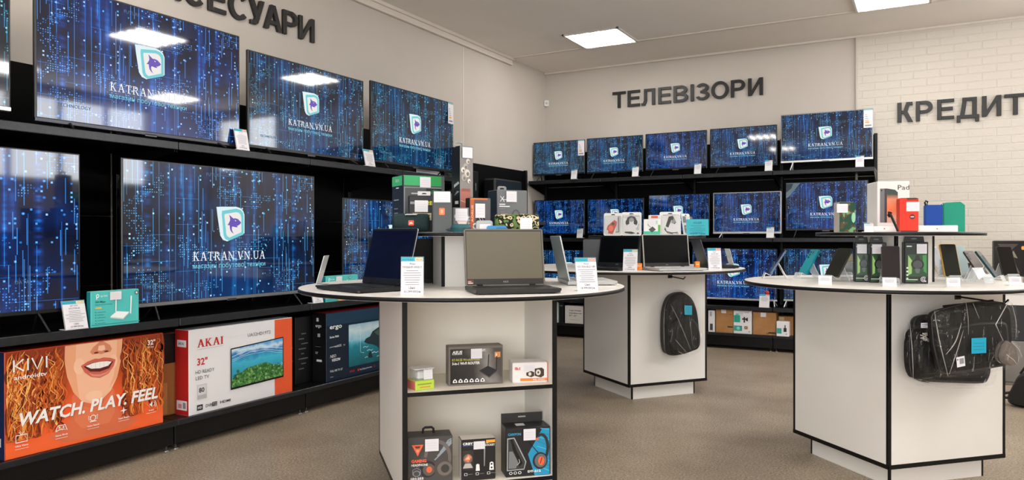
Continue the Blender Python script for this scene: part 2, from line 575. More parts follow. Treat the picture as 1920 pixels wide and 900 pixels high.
# ------------------------------------------------------------------ ceiling lights
def ceiling_light(x, y, label, i):
    t = thing('ceiling_light', label, 'ceiling light', (x, y, ZC), 0, 'ceiling light panels')
    f = MB()
    for x0, x1, y0, y1 in ((-.31, -.285, -.31, .31), (.285, .31, -.31, .31), (-.31, .31, -.31, -.285), (-.31, .31, .285, .31)):
        f.box(x0, x1, y0, y1, -.018, 0, M('#c8c2ba', .4), .003)
    f.build('frame', t)
    d = MB()
    for k in range(4):
        x0 = -.285 + k * .1425
        d.poly([(x0 + .02, -.285, -.006), (x0 + .02, .285, -.006), (x0 + .122, .285, -.006), (x0 + .122, -.285, -.006)], M('#fffdfa', .5, 0, LAMP * .6))
        d.poly([(x0, -.285, -.005), (x0, .285, -.005), (x0 + .143, .285, -.005), (x0 + .143, -.285, -.005)], M('#fffcf8', .5, 0, LAMP * .25))
    d.build('diffuser', t)
    u = MB()
    for k in range(4):
        x0 = -.285 + (k + .5) * .1425
        u.box(x0 - .013, x0 + .013, -.27, .27, -.016, -.007, M('#fffcf6', .5, 0, LAMP * 3.4), .003)
    u.build('tube', t)
_n = 0
for yy in (7.33, 4.98, 2.6, .2, -2.2):
    for xx in (-3.0, -.27, 2.5):
        lb = 'square four-tube ceiling light out of frame above the shop'
        if yy == 7.33:
            lb = {-3.0: 'square ceiling light panel above the back left corner', -.27: 'square ceiling light panel cut off by the top right of the picture'}.get(xx, lb)
        if xx == -3.0 and yy in (4.98,):
            continue
        ceiling_light(xx, yy, lb, _n); _n += 1

# ------------------------------------------------------------------ wall signs: every letter is a thing of its own
LETTER = M('#1b1917', .45)
def glyph(mb, ch, w, h, d):
    """block capital standing on z = 0, built from straight and curved strokes"""
    s, g = .195 * h, .165 * h
    dd = d
    n_ = [0]
    def bar(x0, x1, z0, z1):
        n_[0] += 1
        mb.box(x0, x1, -d - n_[0] * .0006, 0, z0, z1, LETTER, .002)
    def para(x0, x1, z0, x2, x3, z1):
        n_[0] += 1; d = dd + n_[0] * .0006
        mb.prism([(x0, z0), (x1, z0), (x3, z1), (x2, z1)], -d, 0, LETTER, 'y')
    def arc(cx, cz, rx, rz, a0, a1, tx=s, tz=g, n=20):
        n_[0] += 1; d = dd + n_[0] * .0006
        vs = []
        for i in range(n + 1):
            q = R(a0 + (a1 - a0) * i / n)
            for y in (0, -d):
                vs.append((cx + rx * math.cos(q), y, cz + rz * math.sin(q)))
                vs.append((cx + (rx - tx) * math.cos(q), y, cz + (rz - tz) * math.sin(q)))
        fs = []
        for i in range(n):
            o = 4 * i
            for p, q in ((0, 1), (1, 3), (3, 2), (2, 0)):
                fs.append((o + p, o + q, o + 4 + q, o + 4 + p))
        fs += [(0, 1, 3, 2), (4 * n, 4 * n + 1, 4 * n + 3, 4 * n + 2)]
        mb.raw(vs, fs, LETTER)
    if ch == 'Т':
        bar(0, w, h - g, h); bar(w / 2 - s / 2, w / 2 + s / 2, 0, h - g)
    elif ch == 'Е':
        bar(0, s, 0, h)
        for z, x in ((0, w), (h / 2 - g / 2 + .02 * h, w * .93), (h - g, w)):
            bar(s, x, z, z + g)
    elif ch == 'Л':
        bar(w - s, w, 0, h); bar(w * .2, w - s, h - g, h); bar(w * .2, w * .2 + s * .95, .3 * h, h - g)
        para(w * .12, w * .12 + s, .1 * h, w * .2, w * .2 + s * .95, .3 * h); bar(0, w * .12 + s * .8, 0, g * .9)
    elif ch == 'Д':
        bar(w - s * 1.5, w - s * .5, 0, h); bar(w * .25, w - s * .5, h - g, h); para(w * .13, w * .13 + s, 0, w * .25, w * .25 + s, h - g)
        bar(0, w, -.02 * h, g * .9); bar(0, s * .85, -.2 * h, 0); bar(w - s * .85, w, -.2 * h, 0)
    elif ch == 'В':
        bar(0, s, 0, h); bar(s, w * .58, 0, g); bar(s, w * .56, h / 2 - g / 2, h / 2 + g / 2); bar(s, w * .55, h - g, h)
        arc(w * .56, h * .27 + g * .05, w * .44, h * .27 + g * .05, -90, 90, s * .95); arc(w * .53, h * .73, w * .42, h * .27, -90, 90, s * .95)
    elif ch == 'І':
        bar(0, w, 0, h)
    elif ch == 'З':
        arc(w * .50, h * .285, w * .50, h * .285, -165, 90, s); arc(w * .50, h * .735, w * .46, h * .265, -90, 160, s)
        bar(w * .34, w * .55, h / 2 - g * .42, h / 2 + g * .45)
    elif ch == 'О':
        arc(w / 2, h / 2, w / 2, h * .52, 0, 360, s, g, 40)
    elif ch == 'Р':
        bar(0, s, 0, h); bar(s, w * .55, h - g, h); bar(s, w * .55, h * .37, h * .37 + g); arc(w * .54, h * .685, w * .46, h * .315, -90, 90, s)
    elif ch == 'И':
        bar(0, s, 0, h); bar(w - s, w, 0, h); para(s * .2, s * 1.1, 0.02 * h, w - s * 1.1, w - s * .2, .98 * h)
    elif ch == 'А':
        para(0, s * 1.08, 0, w / 2 - s * .58, w / 2 + s * .5, h); para(w - s * 1.08, w, 0, w / 2 - s * .5, w / 2 + s * .58, h); bar(w * .25, w * .75, h * .21, h * .21 + g)
    elif ch == 'К':
        bar(0, s, 0, h); bar(s, w * .38, h / 2 - g / 2, h / 2 + g / 2); para(w - s * 1.15, w, 0, w * .32, w * .32 + s * 1.1, h * .57)
        para(w * .32, w * .32 + s * 1.05, h * .43, w * .80 - s, w * .80, h * .9); bar(w * .80 - s * .9, w * .97, h - g, h)
    elif ch == 'С':
        arc(w * .52, h / 2, w * .52, h * .52, 42, 318, s, g, 32)
    elif ch == 'У':
        para(0, s * 1.1, h, w * .42, w * .42 + s * 1.05, h * .26); para(w * .28, w * .28 + s * 1.05, h * .06, w - s * 1.05, w, h); bar(w * .08, w * .45, 0, g)
def sign(word, spans, z0, z1, place, where, group):
    seen = {}
    for ch, (a0, a1) in zip(word, spans):
        seen[ch] = seen.get(ch, 0) + 1
        tot = word.count(ch)
        pre = '' if tot == 1 else {1: 'first ', 2: 'second ', 3: 'third '}[seen[ch]]
        lb = f'{pre}black wall letter {ch} in the word {word} {where}'
        mb = MB()
        glyph(mb, ch, a1 - a0, z1 - z0, .024)
        o = mb.build('wall_letter', None, place(a0, z0)[0], place(a0, z0)[1], label=lb, category='letter', group=group)
sign('АКСЕСУАРИ', [(2.86, 3.04), (3.06, 3.215), (3.235, 3.40), (3.428, 3.574), (3.60, 3.765), (3.778, 3.915), (3.915, 4.085), (4.10, 4.249), (4.266, 4.43)],
     2.745, 2.93, lambda a, z: ((XL + .001, a, z), 90), 'above the left row of televisions', 'letters of the sign on the left wall')
sign('ТЕЛЕВІЗОРИ', [(-3.353, -3.185), (-3.16, -3.004), (-2.987, -2.818), (-2.778, -2.625), (-2.594, -2.422), (-2.392, -2.354), (-2.331, -2.175), (-2.153, -1.955), (-1.932, -1.775), (-1.743, -1.582)],
     2.77, 2.965, lambda a, z: ((a, YB - .001, z), 0), 'on the back wall', 'letters of the sign on the back wall')
sign('КРЕДИТ', [(-0.2612, -0.1201), (-0.09638, 0.05342), (0.09042, 0.2366), (0.2579, 0.4464), (0.4684, 0.6269), (0.6505, 0.8281)],
     2.36, 2.56, lambda a, z: ((a, YB - .019, z), 0), 'on the white brick wall', 'letters of the sign on the brick wall')

# ------------------------------------------------------------------ black gondola shelving
def shelving_bay(label, loc, rz, W, D, top_z, shelves, base_z, group, last=False):
    t = thing('shelving_bay', label, 'shelving', loc, rz, group)
    bp = MB()
    n = max(1, round((top_z - .1) / .42))
    for i in range(n):
        z0 = .1 + (top_z - .1) * i / n
        bp.box(.01, W - .01, -.02, 0, z0 + .002, .1 + (top_z - .1) * (i + 1) / n - .002, BLACK_PANEL, .003)
    bp.build('back_panel', t)
    for x in (0, W - .03) if last else (0,):
        u = MB().box(x, x + .03, -.06, -.02, 0, top_z + .004, BLACK_METAL, .002)
        for k in range(int((top_z - .15) / .05)):
            u.box(x + .01, x + .02, -.0605, -.0595, .12 + k * .05, .145 + k * .05, M('#000000', .8))
        u.build('upright', t)
    MB().box(.002, W - .002, -D, -.02, base_z - .03, base_z, BLACK_METAL, .003).build('base_deck', t)
    MB().box(.004, W - .004, -D + .02, -D + .035, .035, base_z - .03, BLACK_METAL, .002).build('kick_plate', t)
    MB().box(.001, W - .001, -D - .012, -D + .004, base_z - .028, base_z + .004, LIP, .003).build('base_lip', t)
    for x in (.03, W - .03):
        MB().lathe([(.018, 0), (.018, .006), (.006, .008), (.006, .05)], M('#8f8d8a', .3, .8), 12).build('levelling_foot', t, (x, -D + .05, 0))
    for z, d in shelves:
        sh = MB().box(.002, W - .002, -d, -.02, z - .028, z, BLACK_METAL, .002).build('shelf', t)
        MB().box(.003, W - .003, -d - .008, -d + .001, z - .04, z + .003, LIP, .003).build('price_rail', sh)
        for x in (.006, W - .009):
            MB().prism([(-.03, z - .03), (-d + .02, z - .03), (-d + .02, z - .05), (-.03, z - .16)], x, x + .003, BLACK_METAL, 'x').build('bracket', sh)
    return t
GL = 'black shelving bays along the left wall'
for y, lb in ((.70, 'black shelving bay on the left wall nearest the camera, mostly outside the picture'), (1.72, 'black shelving bay on the left wall holding the orange carton at its base'),
              (2.74, 'black shelving bay on the left wall holding the white and orange carton at its base'),
              (3.76, 'black shelving bay on the left wall holding the dark carton with a sea picture'), (4.78, 'black shelving bay behind the near round table, under the teal television')):
    shelving_bay(lb, (XL, y, 0), 90, 1.02, .60, 2.145, [(1.73, .62), (.745, .62)], .172, GL, y == 4.78)
shelving_bay('low black shelving bay in the corner of the left wall behind the boxed speakers', (XL, 5.85, 0), 90, 2.13, .30, 2.0, [(1.38, .3), (.8, .3)], .172, GL, True)
GB = 'black shelving bays along the back wall'
BW = .955
for i, lb in enumerate(('black shelving bay in the back left corner', 'back wall shelving bay behind the round table with blister packs',
                        'black shelving bay on the back wall, third from the corner, behind the backpack', 'black shelving bay on the back wall beside the white brick wall')):
    shelving_bay(lb, (-4.262 + i * BW, YB, 0), 0, BW, .50, 2.26, [(1.88, .50), (1.185, .50), (.46, .50)], .17, GB, i == 3)

# ------------------------------------------------------------------ televisions
def stroke_letters(mb, word, m):
    """roman capitals with serifs, unit cap height, drawn from strokes; returns the width"""
    x = 0.0
    z = [0.0]
    def L(a, b, c, d, w, horiz=True):
        # a slanted stroke whose ends are cut level
        mb.poly([(x + a - w / 2, b, z[0]), (x + a + w / 2, b, z[0]), (x + c + w / 2, d, z[0]), (x + c - w / 2, d, z[0])], m)
    def B(a, b, c, d):
        mb.poly([(x + a, b, z[0]), (x + c, b, z[0]), (x + c, d, z[0]), (x + a, d, z[0])], m)
    for ch in word:
        z[0] = 0.0
        if ch == 'K':
            B(.10, 0, .23, 1); B(0, 0, .33, .05); B(0, .95, .33, 1); L(.25, .42, .68, 1, .07); L(.72, 0, .36, .56, .15); B(.55, 0, .90, .05); B(.52, .95, .84, 1); adv = .92
        elif ch == 'A':
            L(.14, 0, .45, 1, .07); L(.78, 0, .46, 1, .15); B(.22, .32, .66, .38); B(0, 0, .28, .05); B(.60, 0, .94, .05); adv = .95
        elif ch == 'T':
            B(.02, .93, .82, 1); B(.02, .76, .07, 1); B(.77, .76, .82, 1); B(.355, 0, .485, 1); B(.24, 0, .60, .05); adv = .86
        elif ch == 'R':
            B(.10, 0, .23, 1); B(0, 0, .33, .05); B(0, .95, .3, 1)
            pts = [(.42 + .26 * math.cos(R(q)), .74 + .235 * math.sin(R(q))) for q in range(90, -91, -15)]
            pts = [(.2, .975)] + pts + [(.2, .505)]
            for i in range(len(pts) - 1):
                p, q = Vector(pts[i]), Vector(pts[i + 1])
                d = (q - p).normalized(); w = .055 if abs(d.x) > .8 else .12
                nn = Vector((-d.y, d.x)) * w / 2
                mb.poly([(x + p.x + nn.x, p.y + nn.y, 0), (x + p.x - nn.x, p.y - nn.y, 0), (x + q.x - nn.x, q.y - nn.y, 0), (x + q.x + nn.x, q.y + nn.y, 0)], m)
            L(.76, 0, .42, .52, .14); B(.64, 0, .92, .05); adv = .92
        elif ch == 'N':
            B(.12, 0, .19, 1); B(0, 0, .31, .05); B(0, .95, .2, 1); L(.80, 0, .16, 1, .15); B(.79, 0, .86, 1); B(.68, .95, .98, 1); adv = 1.0
        elif ch == 'V':
            L(.45, 0, .15, 1, .15); L(.48, 0, .78, 1, .07); B(0, .95, .32, 1); B(.62, .95, .92, 1); adv = .93
        elif ch == 'U':
            B(.12, .3, .25, 1); B(.76, .3, .83, 1); B(.02, .95, .36, 1); B(.64, .95, .94, 1)
            pts = [(.49 - .305 * math.cos(R(q)), .32 - .29 * math.sin(R(q))) for q in range(0, 181, 15)]
            for p, q in zip(pts, pts[1:]):
                p, q = Vector(p), Vector(q); d = (q - p).normalized(); nn = Vector((-d.y, d.x)) * .045
                mb.poly([(x + p.x + nn.x, p.y + nn.y, 0), (x + p.x - nn.x, p.y - nn.y, 0), (x + q.x - nn.x, q.y - nn.y, 0), (x + q.x + nn.x, q.y + nn.y, 0)], m)
            adv = .97
        elif ch == 'I':
            B(.10, 0, .24, 1); B(0, 0, .34, .05); B(0, .95, .34, 1); adv = .34
        else:
            B(.06, 0, .20, .14); adv = .26
        x += adv + .10
    return x - .1

EMB_W, EMB_T, EMB_I, EMB_P = M('#dceff2', .5, 0, .9), M('#6fcfd6', .5, 0, .85), M('#f1ece8', .5, 0, .85), M('#6a4fc0', .5, 0, .75)
EMB_S = M('#b9e3ea', .5, 0, .8)
LETW, LETC = M('#f2f2f6', .5, 0, .95), M('#7fd2ea', .5, 0, .85)
def emblem_mesh():
    mb = MB()
    def P(pts, m, k):
        mb.poly([((a - 403) / 242.0, -k, (450 - b) / 242.0) for a, b in pts], m)
    P([(305, 215), (345, 212), (440, 208), (468, 216), (490, 234), (500, 262), (500, 392), (485, 405), (378, 450), (348, 440), (330, 410), (312, 280)], EMB_W, 0)
    P([(342, 240), (440, 222), (470, 229), (488, 245), (494, 266), (494, 396), (480, 408), (385, 446), (362, 432), (352, 408), (340, 262)], EMB_T, .003)
    P([(360, 262), (438, 246), (458, 250), (472, 264), (477, 284), (477, 386), (392, 424), (378, 414), (371, 400), (358, 276)], EMB_I, .006)
    shark = [(290, 205), (330, 240), (360, 265), (400, 262), (440, 275), (475, 310), (495, 335), (470, 365), (440, 385), (415, 392), (440, 405), (415, 415), (385, 410), (345, 400), (335, 420),
             (335, 450), (345, 485), (370, 525), (335, 500), (310, 465), (300, 420), (298, 380), (262, 380), (285, 345), (305, 300), (305, 260)]
    P([(x * .416 + 270, y * .416 + 180) for x, y in shark], EMB_P, .009)
    P([(x * .416 + 270, y * .416 + 180) for x, y in ((385, 290), (408, 300), (404, 315), (390, 308))], EMB_I, .012)
    return mb
def lettering_mesh():
    mb = MB()
    tmp = MB()
    w = stroke_letters(tmp, 'KATRAN.VN.UA', LETW)
    kx, kz = 1.0 / w, .094
    for f, i in zip(tmp.f, tmp.fm):
        mb.poly([(tmp.v[q][0] * kx - .5, 0, tmp.v[q][1] * kz + .0) for q in f], LETW)
    vs, fs, bb = text_geo('магазин побутової техніки', .0)
    k = 1.0 / (bb[1] - bb[0])
    mb.raw([((v[0] - bb[0]) * k - .5, 0, v[1] * k * 0.95 - .084) for v in vs], fs, LETC)
    return mb
EMB_ME = emblem_mesh().build('emblem'); LET_ME = lettering_mesh().build('lettering')
cp = MB()
for t_, x_, z_, w_ in (('TECHNOLOGY', -.42, .10, .14), ('DATA', .29, .17, .045), ('FUTURE', -.13, .93, .075)):
    vs, fs, bb = text_geo(t_, 0)
    q_ = w_ / (bb[1] - bb[0])
    cp.raw([(x_ + (v[0] - bb[0]) * q_, 0, z_ + v[1] * q_ * 1.78) for v in vs], fs, M('#6f93b4', .5, 0, .45))
cp_ = cp.build('caption'); CAP_ME = cp_.data; bpy.data.objects.remove(cp_)
_e, _l = EMB_ME.data, LET_ME.data
bpy.data.objects.remove(EMB_ME); bpy.data.objects.remove(LET_ME)
EMB_ME, LET_ME = _e, _l
sq = bpy.data.meshes.new('screen')
sq.from_pydata([(-.5, 0, 0), (.5, 0, 0), (.5, 0, 1), (-.5, 0, 1)], [], [(0, 1, 2, 3)])
uvl = sq.uv_layers.new(name='UVMap')
for i, c in enumerate(((0, 0), (1, 0), (1, 1), (0, 1))):
    uvl.data[i].uv = c
sq.materials.append(SCREEN_MAT)

BLUE, TEALT, DEEP, VIOLET, CYANB = (.9, .95, 1.0), (.55, 1.0, .85), (.62, .72, 1.08), (.95, .85, 1.25), (.85, 1.0, .95)
def television(label, w, h, gap, loc, rz, tint, group, chin=None, frame='#0a0a0c', feet='#121214', energy=False, film=False, splay=.36, bright=1.0):
    t = thing('television', label, 'television', loc, rz, group)
    fr = M(frame, .35, .6 if frame != '#0a0a0c' else 0)
    hb = MB()
    hb.box(-w / 2, w / 2, 0, .022, gap, gap + h, fr, .004)
    hb.box(-w * .36, w * .36, .022, .06, gap + .03, gap + h * .62, M('#0e0e10', .5), .012)
    hb.build('housing', t)
    b, ch = .009, .02
    s_ = link('screen', sq, t, (0, -.0008, gap + ch))
    sw, sh_ = w - 2 * b, h - b - ch
    s_.scale = (sw, 1, sh_)
    s_.color = (tint[0] * bright, tint[1] * bright, tint[2] * bright, 1)
    eh = .275 * sh_
    e_ = link('emblem', EMB_ME, s_, (-.004, -.0012, .43)); e_.scale = (1.22 * eh / sw, .05, .275)
    lw_ = .383
    l_ = link('lettering', LET_ME, s_, (-.004, -.0012, .285)); l_.scale = (lw_, 1, lw_ * sw / sh_)
    link('caption', CAP_ME, s_, (0, -.001, 0))
    if chin:
        MB().box(-w / 2, w / 2, -.004, .02, gap - .003, gap + ch - .002, M(chin, .3, .7), .003).build('bottom_bezel', t)
    MB().box(-.035, .035, -.004, 0, gap - .008, gap + .006, M('#4a4a50', .3, .5), .002).build('badge', t)
    for sgn in (-1, 1):
        l = MB()
        x = sgn * w * splay
        fm = M(feet, .35, .3)
        l.tube([(x, .012, gap + .012), (x + sgn * .02, -.055, .006)], .006, fm, 6)
        l.tube([(x, .012, gap + .012), (x + sgn * .02, .085, .006)], .006, fm, 6)
        l.build('leg', t)
    if energy:
        e = MB(); p = Print(e, (w / 2 - .085, -.0016, gap + h - .19), (1, 0, 0), (0, 0, 1))
        p.rect(0, 0, .083, .185, PAPER).rect(0, .172, .083, .185, M('#7fb9c4', .6))
        for k in range(4):
            p.rect(.012, .125 - k * .018, .030 + k * .006, .131 - k * .018, GREY_TXT)
        p.rect(.014, .045, .05, .062, M('#e8a24a', .6)).rect(.012, .015, .07, .03, GREY_TXT)
        e.build('energy_label', t)
    if film:
        e = MB(); p = Print(e, (-w / 2 + .006, -.0016, gap + h - .165), (1, 0, 0), (0, 0, 1))
        p.poly([(0, 0), (.03, .02), (.14, .155), (0, .155)], M('#6d8494', .2)).poly([(.0, .06), (.05, .1), (.07, .15), (0, .15)], M('#30404c', .2))
        e.build('protective_film', t)
    return t
TL = 'televisions on the left wall'
def tvl(label, y0, y1, z0, z1, shelf, tint, **kw):
    return television(label, y1 - y0, z1 - z0, z0 - shelf, (-3.70, (y0 + y1) / 2, shelf), 90, tint, TL, **kw)
tvl('large television cut off by the left edge, top row on the left wall', .66, 1.89, 1.785, 2.475, 1.73, TEALT, chin='#c9c9c9', feet='#c9c9c9')
tvl('large violet-blue television mirroring a ceiling lamp, top row of the left wall', 1.996, 3.206, 1.757, 2.44, 1.73, VIOLET, chin='#3c3c40', bright=1.15)
tvl('medium television between the violet and the teal one, top row, left wall', 3.268, 4.363, 1.762, 2.374, 1.73, CYANB)
tvl('teal-tinted television with an energy label, top row of the left wall behind the tall box', 4.447, 5.577, 1.775, 2.398, 1.73, TEALT, energy=True)
tvl('bright blue television cut off by the left edge above the orange carton', .763, 2.212, .835, 1.62, .745, DEEP, bright=1.25)
tvl('largest complete television on the lower row of the left wall above the white carton', 2.43, 3.847, .825, 1.624, .745, BLUE, chin='#8a8c90', bright=1.1)
tvl('lower-row television on the left wall partly hidden behind the open dark blue laptop', 4.13, 5.36, .85, 1.49, .745, BLUE, chin='#b9b9bb', bright=1.15)
TB = 'televisions on the back wall'
def tvb(label, x0, x1, z0, z1, shelf, tint, **kw):
    return television(label, x1 - x0, z1 - z0, z0 - shelf, ((x0 + x1) / 2, 8.2, shelf), 0, tint, TB, **kw)
BLK = dict(frame='#0a0a0c')
tvb('back wall television in the top left corner with a white label on its frame', -4.255, -3.567, 1.955, 2.365, 1.88, TEALT, energy=True)
tvb('second television from the left on the top row of the back wall', -3.54, -2.844, 1.95, 2.37, 1.88, CYANB)
tvb('middle television of the five on the top row of the back wall', -2.812, -2.11, 1.955, 2.375, 1.88, DEEP)
tvb('fourth television from the left on the top row of the back wall', -2.076, -1.373, 1.95, 2.38, 1.88, BLUE)
tvb('largest television on the back wall, silver-edged, top right beside the brick wall', -1.336, -.464, 1.972, 2.473, 1.88, BLUE, chin='#d8d6d4', feet='#d8d6d4', frame='#8a8a8c', energy=True)
tvb('leftmost television on the middle row of the back wall, right of the camouflage speaker', -4.241, -3.568, 1.225, 1.653, 1.185, DEEP)
tvb('middle-row back wall television behind the red and the headphone blister packs', -3.533, -2.832, 1.23, 1.65, 1.185, DEEP)
tvb('middle-row back wall television behind the computer mouse blister pack', -2.775, -2.082, 1.24, 1.678, 1.185, DEEP)
tvb('white-framed television on white feet, middle row of the back wall', -2.042, -1.33, 1.235, 1.68, 1.185, DEEP, chin='#dcdad6', feet='#dcdad6', frame='#c8c6c2')
tvb('middle-row back wall television with film on its corner, behind the camouflage box', -1.288, -.507, 1.262, 1.766, 1.185, DEEP, film=True, bright=1.1)
tvb('bottom-row back wall television in the corner behind the silver laptop', -4.2, -3.36, .53, 1.05, .46, BLUE)
tvb('bottom-row back wall television hidden behind the middle table', -3.26, -2.36, .53, 1.05, .46, BLUE)
tvb('bottom-row back wall television between the middle and the right table', -2.275, -1.372, .52, 1.075, .46, DEEP, chin='#cfcfd2', feet='#d8d8da', bright=1.2, splay=.46)
tvb('bottom-row back wall television hidden by the phone table, only its lower left showing', -1.31, -.46, .53, 1.08, .46, BLUE, chin='#b9c6c4', feet='#d8d8da', splay=.46)

# ------------------------------------------------------------------ round display tables
def edge_posts(parent, hw, hd, z0, z1, r=.011, loc=(0, 0, 0)):
    for x in (-hw, hw):
        for y in (-hd, hd):
            MB().box(x - r if x > 0 else x - .0015, x + .0015 if x > 0 else x + r, y - r if y > 0 else y - .0015, y + .0015 if y > 0 else y + r, z0, z1, EDGE, .0008).build('edge_banding', parent, loc)
def edge_ring(mb, hw, hd, z0, z1, e=.0018):
    for s_ in (-1, 1):
        mb.box(-hw - e, hw + e, s_ * hd - e, s_ * hd + e, z0, z1, EDGE)
        mb.box(s_ * hw - e, s_ * hw + e, -hd - e, hd + e, z0, z1, EDGE)
def disc(parent, part, cx, cy, rad, z, th=.018):
    t = MB().lathe([(0, z - th), (rad - .002, z - th), (rad - .002, z), (0, z)], LAMINATE, 72, False).build(part, parent, (cx, cy, 0))
    e = MB().lathe([(rad - .002, z - th + .0006), (rad, z - th + .0012), (rad, z - .0012), (rad - .002, z - .0006)], EDGE, 72, True)
    e.build(part + '_edging', t)
    return t
def display_table(label, cx, cy, ang, w, dp, tc, tr, rc, rr, open_front=False, z0=.105, ru=1.222):
    t = thing('display_table', label, 'display table', (cx, cy, 0), ang, 'round shop display tables')
    a = R(ang)
    def loc(p):
        dx, dy = p[0] - cx, p[1] - cy
        return (dx * math.cos(a) + dy * math.sin(a), -dx * math.sin(a) + dy * math.cos(a))
    hw, hd = w / 2, dp / 2
    zt = .9465
    th = .02
    eb = MB()
    if open_front:
        for x0 in (-hw, hw - th):
            MB().box(x0, x0 + th, -hd, hd, z0, zt, LAMINATE, .001).build('side_panel', t)
            eb.box(x0 - .001, x0 + th + .001, -hd - .0025, -hd, z0, zt, EDGE, .0008)
        MB().box(-hw + th, hw - th, hd - .018, hd, z0, zt, LAMINATE).build('back_panel', t)
        MB().box(-hw + th, hw - th, -hd + .40, -hd + .416, z0, zt, LAM_IN).build('divider_panel', t)
        for zz in (.552, .15):
            MB().box(-hw + th, hw - th, -hd + .002, -hd + .40, zz - .016, zz, LAM_IN).build('shelf', t)
            eb.box(-hw + th, hw - th, -hd - .0005, -hd + .002, zz - .0165, zz + .0005, EDGE, .0006)
        edge_ring(eb, hw, hd, z0 - .001, z0 + .018)
        eb.box(-hw - .0015, -hw + .011, hd - .011, hd + .0015, z0, zt, EDGE); eb.box(hw - .011, hw + .0015, hd - .011, hd + .0015, z0, zt, EDGE)
    else:
        for s_ in (-1, 1):
            MB().box(s_ * hw if s_ < 0 else hw - .018, -hw + .018 if s_ < 0 else hw, -hd, hd, z0, zt, LAMINATE).build('side_panel', t)
            MB().box(-hw + .018, hw - .018, s_ * hd if s_ < 0 else hd - .018, -hd + .018 if s_ < 0 else hd, z0, zt, LAMINATE).build('side_panel', t)
        MB().box(-hw + .018, hw - .018, -hd + .018, hd - .018, z0, z0 + .018, LAMINATE).build('bottom_panel', t)
        edge_posts(t, hw, hd, z0, zt, .015)
        edge_ring(eb, hw, hd, z0 - .001, z0 + .02)
    eb.build('edge_frame', t)
    ins = .065
    pl = MB().box(-hw + ins, hw - ins, -hd + ins, hd - ins, 0, z0, LAMINATE).build('plinth', t)
    edge_posts(pl, hw - ins, hd - ins, 0, z0, .010)
    disc(t, 'tabletop', *loc(tc), tr, .965)
    rx, ry = loc(rc)
    q = .12
    rc_ = MB().box(rx - q, rx + q, ry - q, ry + q, .965, ru - .018, LAMINATE).build('riser_column', t)
    edge_posts(rc_, q, q, .9655, ru - .0185, .013, (rx, ry, 0))
    disc(t, 'riser_shelf', rx, ry, rr, ru)
    return t
T1 = display_table('near round white display table with open shelves of boxed headsets', -1.948, 2.999, 45.9, .68, .80, (-1.985, 3.08), .782, (-2.003, 3.088), .355, True, .085)
T2 = display_table('middle round white display table with one backpack hanging on its side', -1.949, 5.628, 52, .69, .69, (-2.05, 5.51), .892, (-1.93, 5.65), .455, False, .105, 1.21)
T3 = display_table('right round white display table carrying smartphones, bags hanging on its side', -.155, 4.41, 45, .70, .70, (-.213, 4.34), .678, (-.135, 4.42), .40)

def hook(parent, x, y, z, L):
    mb = MB()
    mb.box(x - .02, x + .02, y - .006, y, z - .014, z + .018, EDGE, .003)
    mb.tube([(x, y, z), (x, y - L, z - .012), (x, y - L - .02, z + .006)], .0042, EDGE, 8)
    mb.build('hook', parent)
HX2 = (0.01094, 0.9064); HX3 = (0.05364, 0.9096)
hook(T2, HX2[0], -.345, HX2[1], .17)
hook(T3, HX3[0], -.35, HX3[1], .25)

# ------------------------------------------------------------------ price holders: bent clear sheet with a printed card
def price_holder(label, loc, rz, w=.092, h=.155, tilt=12, title='', sub='', price='', group='price holders', foot=.05, lines=8, accent='#f2b8a0', back=False, header=True):
    t = thing('price_holder', label, 'price tag', loc, rz, group)
    s_, c_ = math.sin(R(tilt)), math.cos(R(tilt))
    MB().strip([(.0, .0015), (h * s_, h * c_)], -w / 2, w / 2, .0022, ACRYLIC, ACRYLIC_EDGE).strip([(-.002, .0015), (foot, .0015)], -w / 2, w / 2, .0022, ACRYLIC, ACRYLIC_EDGE).build('holder', t)
    mb = MB()
    o = Vector((-w / 2 + .002, -.0022, .0035)); U = (1, 0, 0); V = (0, s_, c_)
    p = Print(mb, o, U, V)
    W, H = w - .004, h - .006
    p.rect(0, 0, W, H, PAPER)
    if header:
        p.rect(0, H * .885, W, H, TEAL)
        p.text('KATRAN', W * .05, H * .915, H * .045, M('#1d6d86', .6), w=W * .50, bold=.01)
        p.rect(W * .62, H * .895, W * .97, H * .99, M(accent, .6)).text('VN.UA', W * .65, H * .92, H * .04, M('#7a4a3a', .6), w=W * .28)
    y = H * .80
    if title:
        p.text(title, W / 2, y, H * .055, INK, align='c'); y -= H * .095
    if sub:
        p.text(sub, W / 2, y, H * .055, INK, align='c', w=min(W * .86, len(sub) * H * .048)); y -= H * .075
    rng = random.Random(len(label) * 7 + len(price))
    bot = H * (.25 if price else .08)
    n = 0
    while y > bot and n < lines:
        ww = W * (.5 + .36 * rng.random())
        p.rect(W / 2 - ww / 2, y, W / 2 + ww / 2, y + H * .016, GREY_TXT); y -= H * .062; n += 1
    if price:
        p.text('Ціна:', W / 2, H * .155, H * .055, INK, align='c').text(price, W / 2, H * .055, H * .055, INK, align='c')
    mb.build('price_card', t)
    if back:
        mb = MB(); p = Print(mb, Vector((w / 2 - .002, .0016, .0035)), (-1, 0, 0), (0, s_, c_)); p.rect(0, 0, W, H, PAPER); mb.build('card_back', t)
    return t
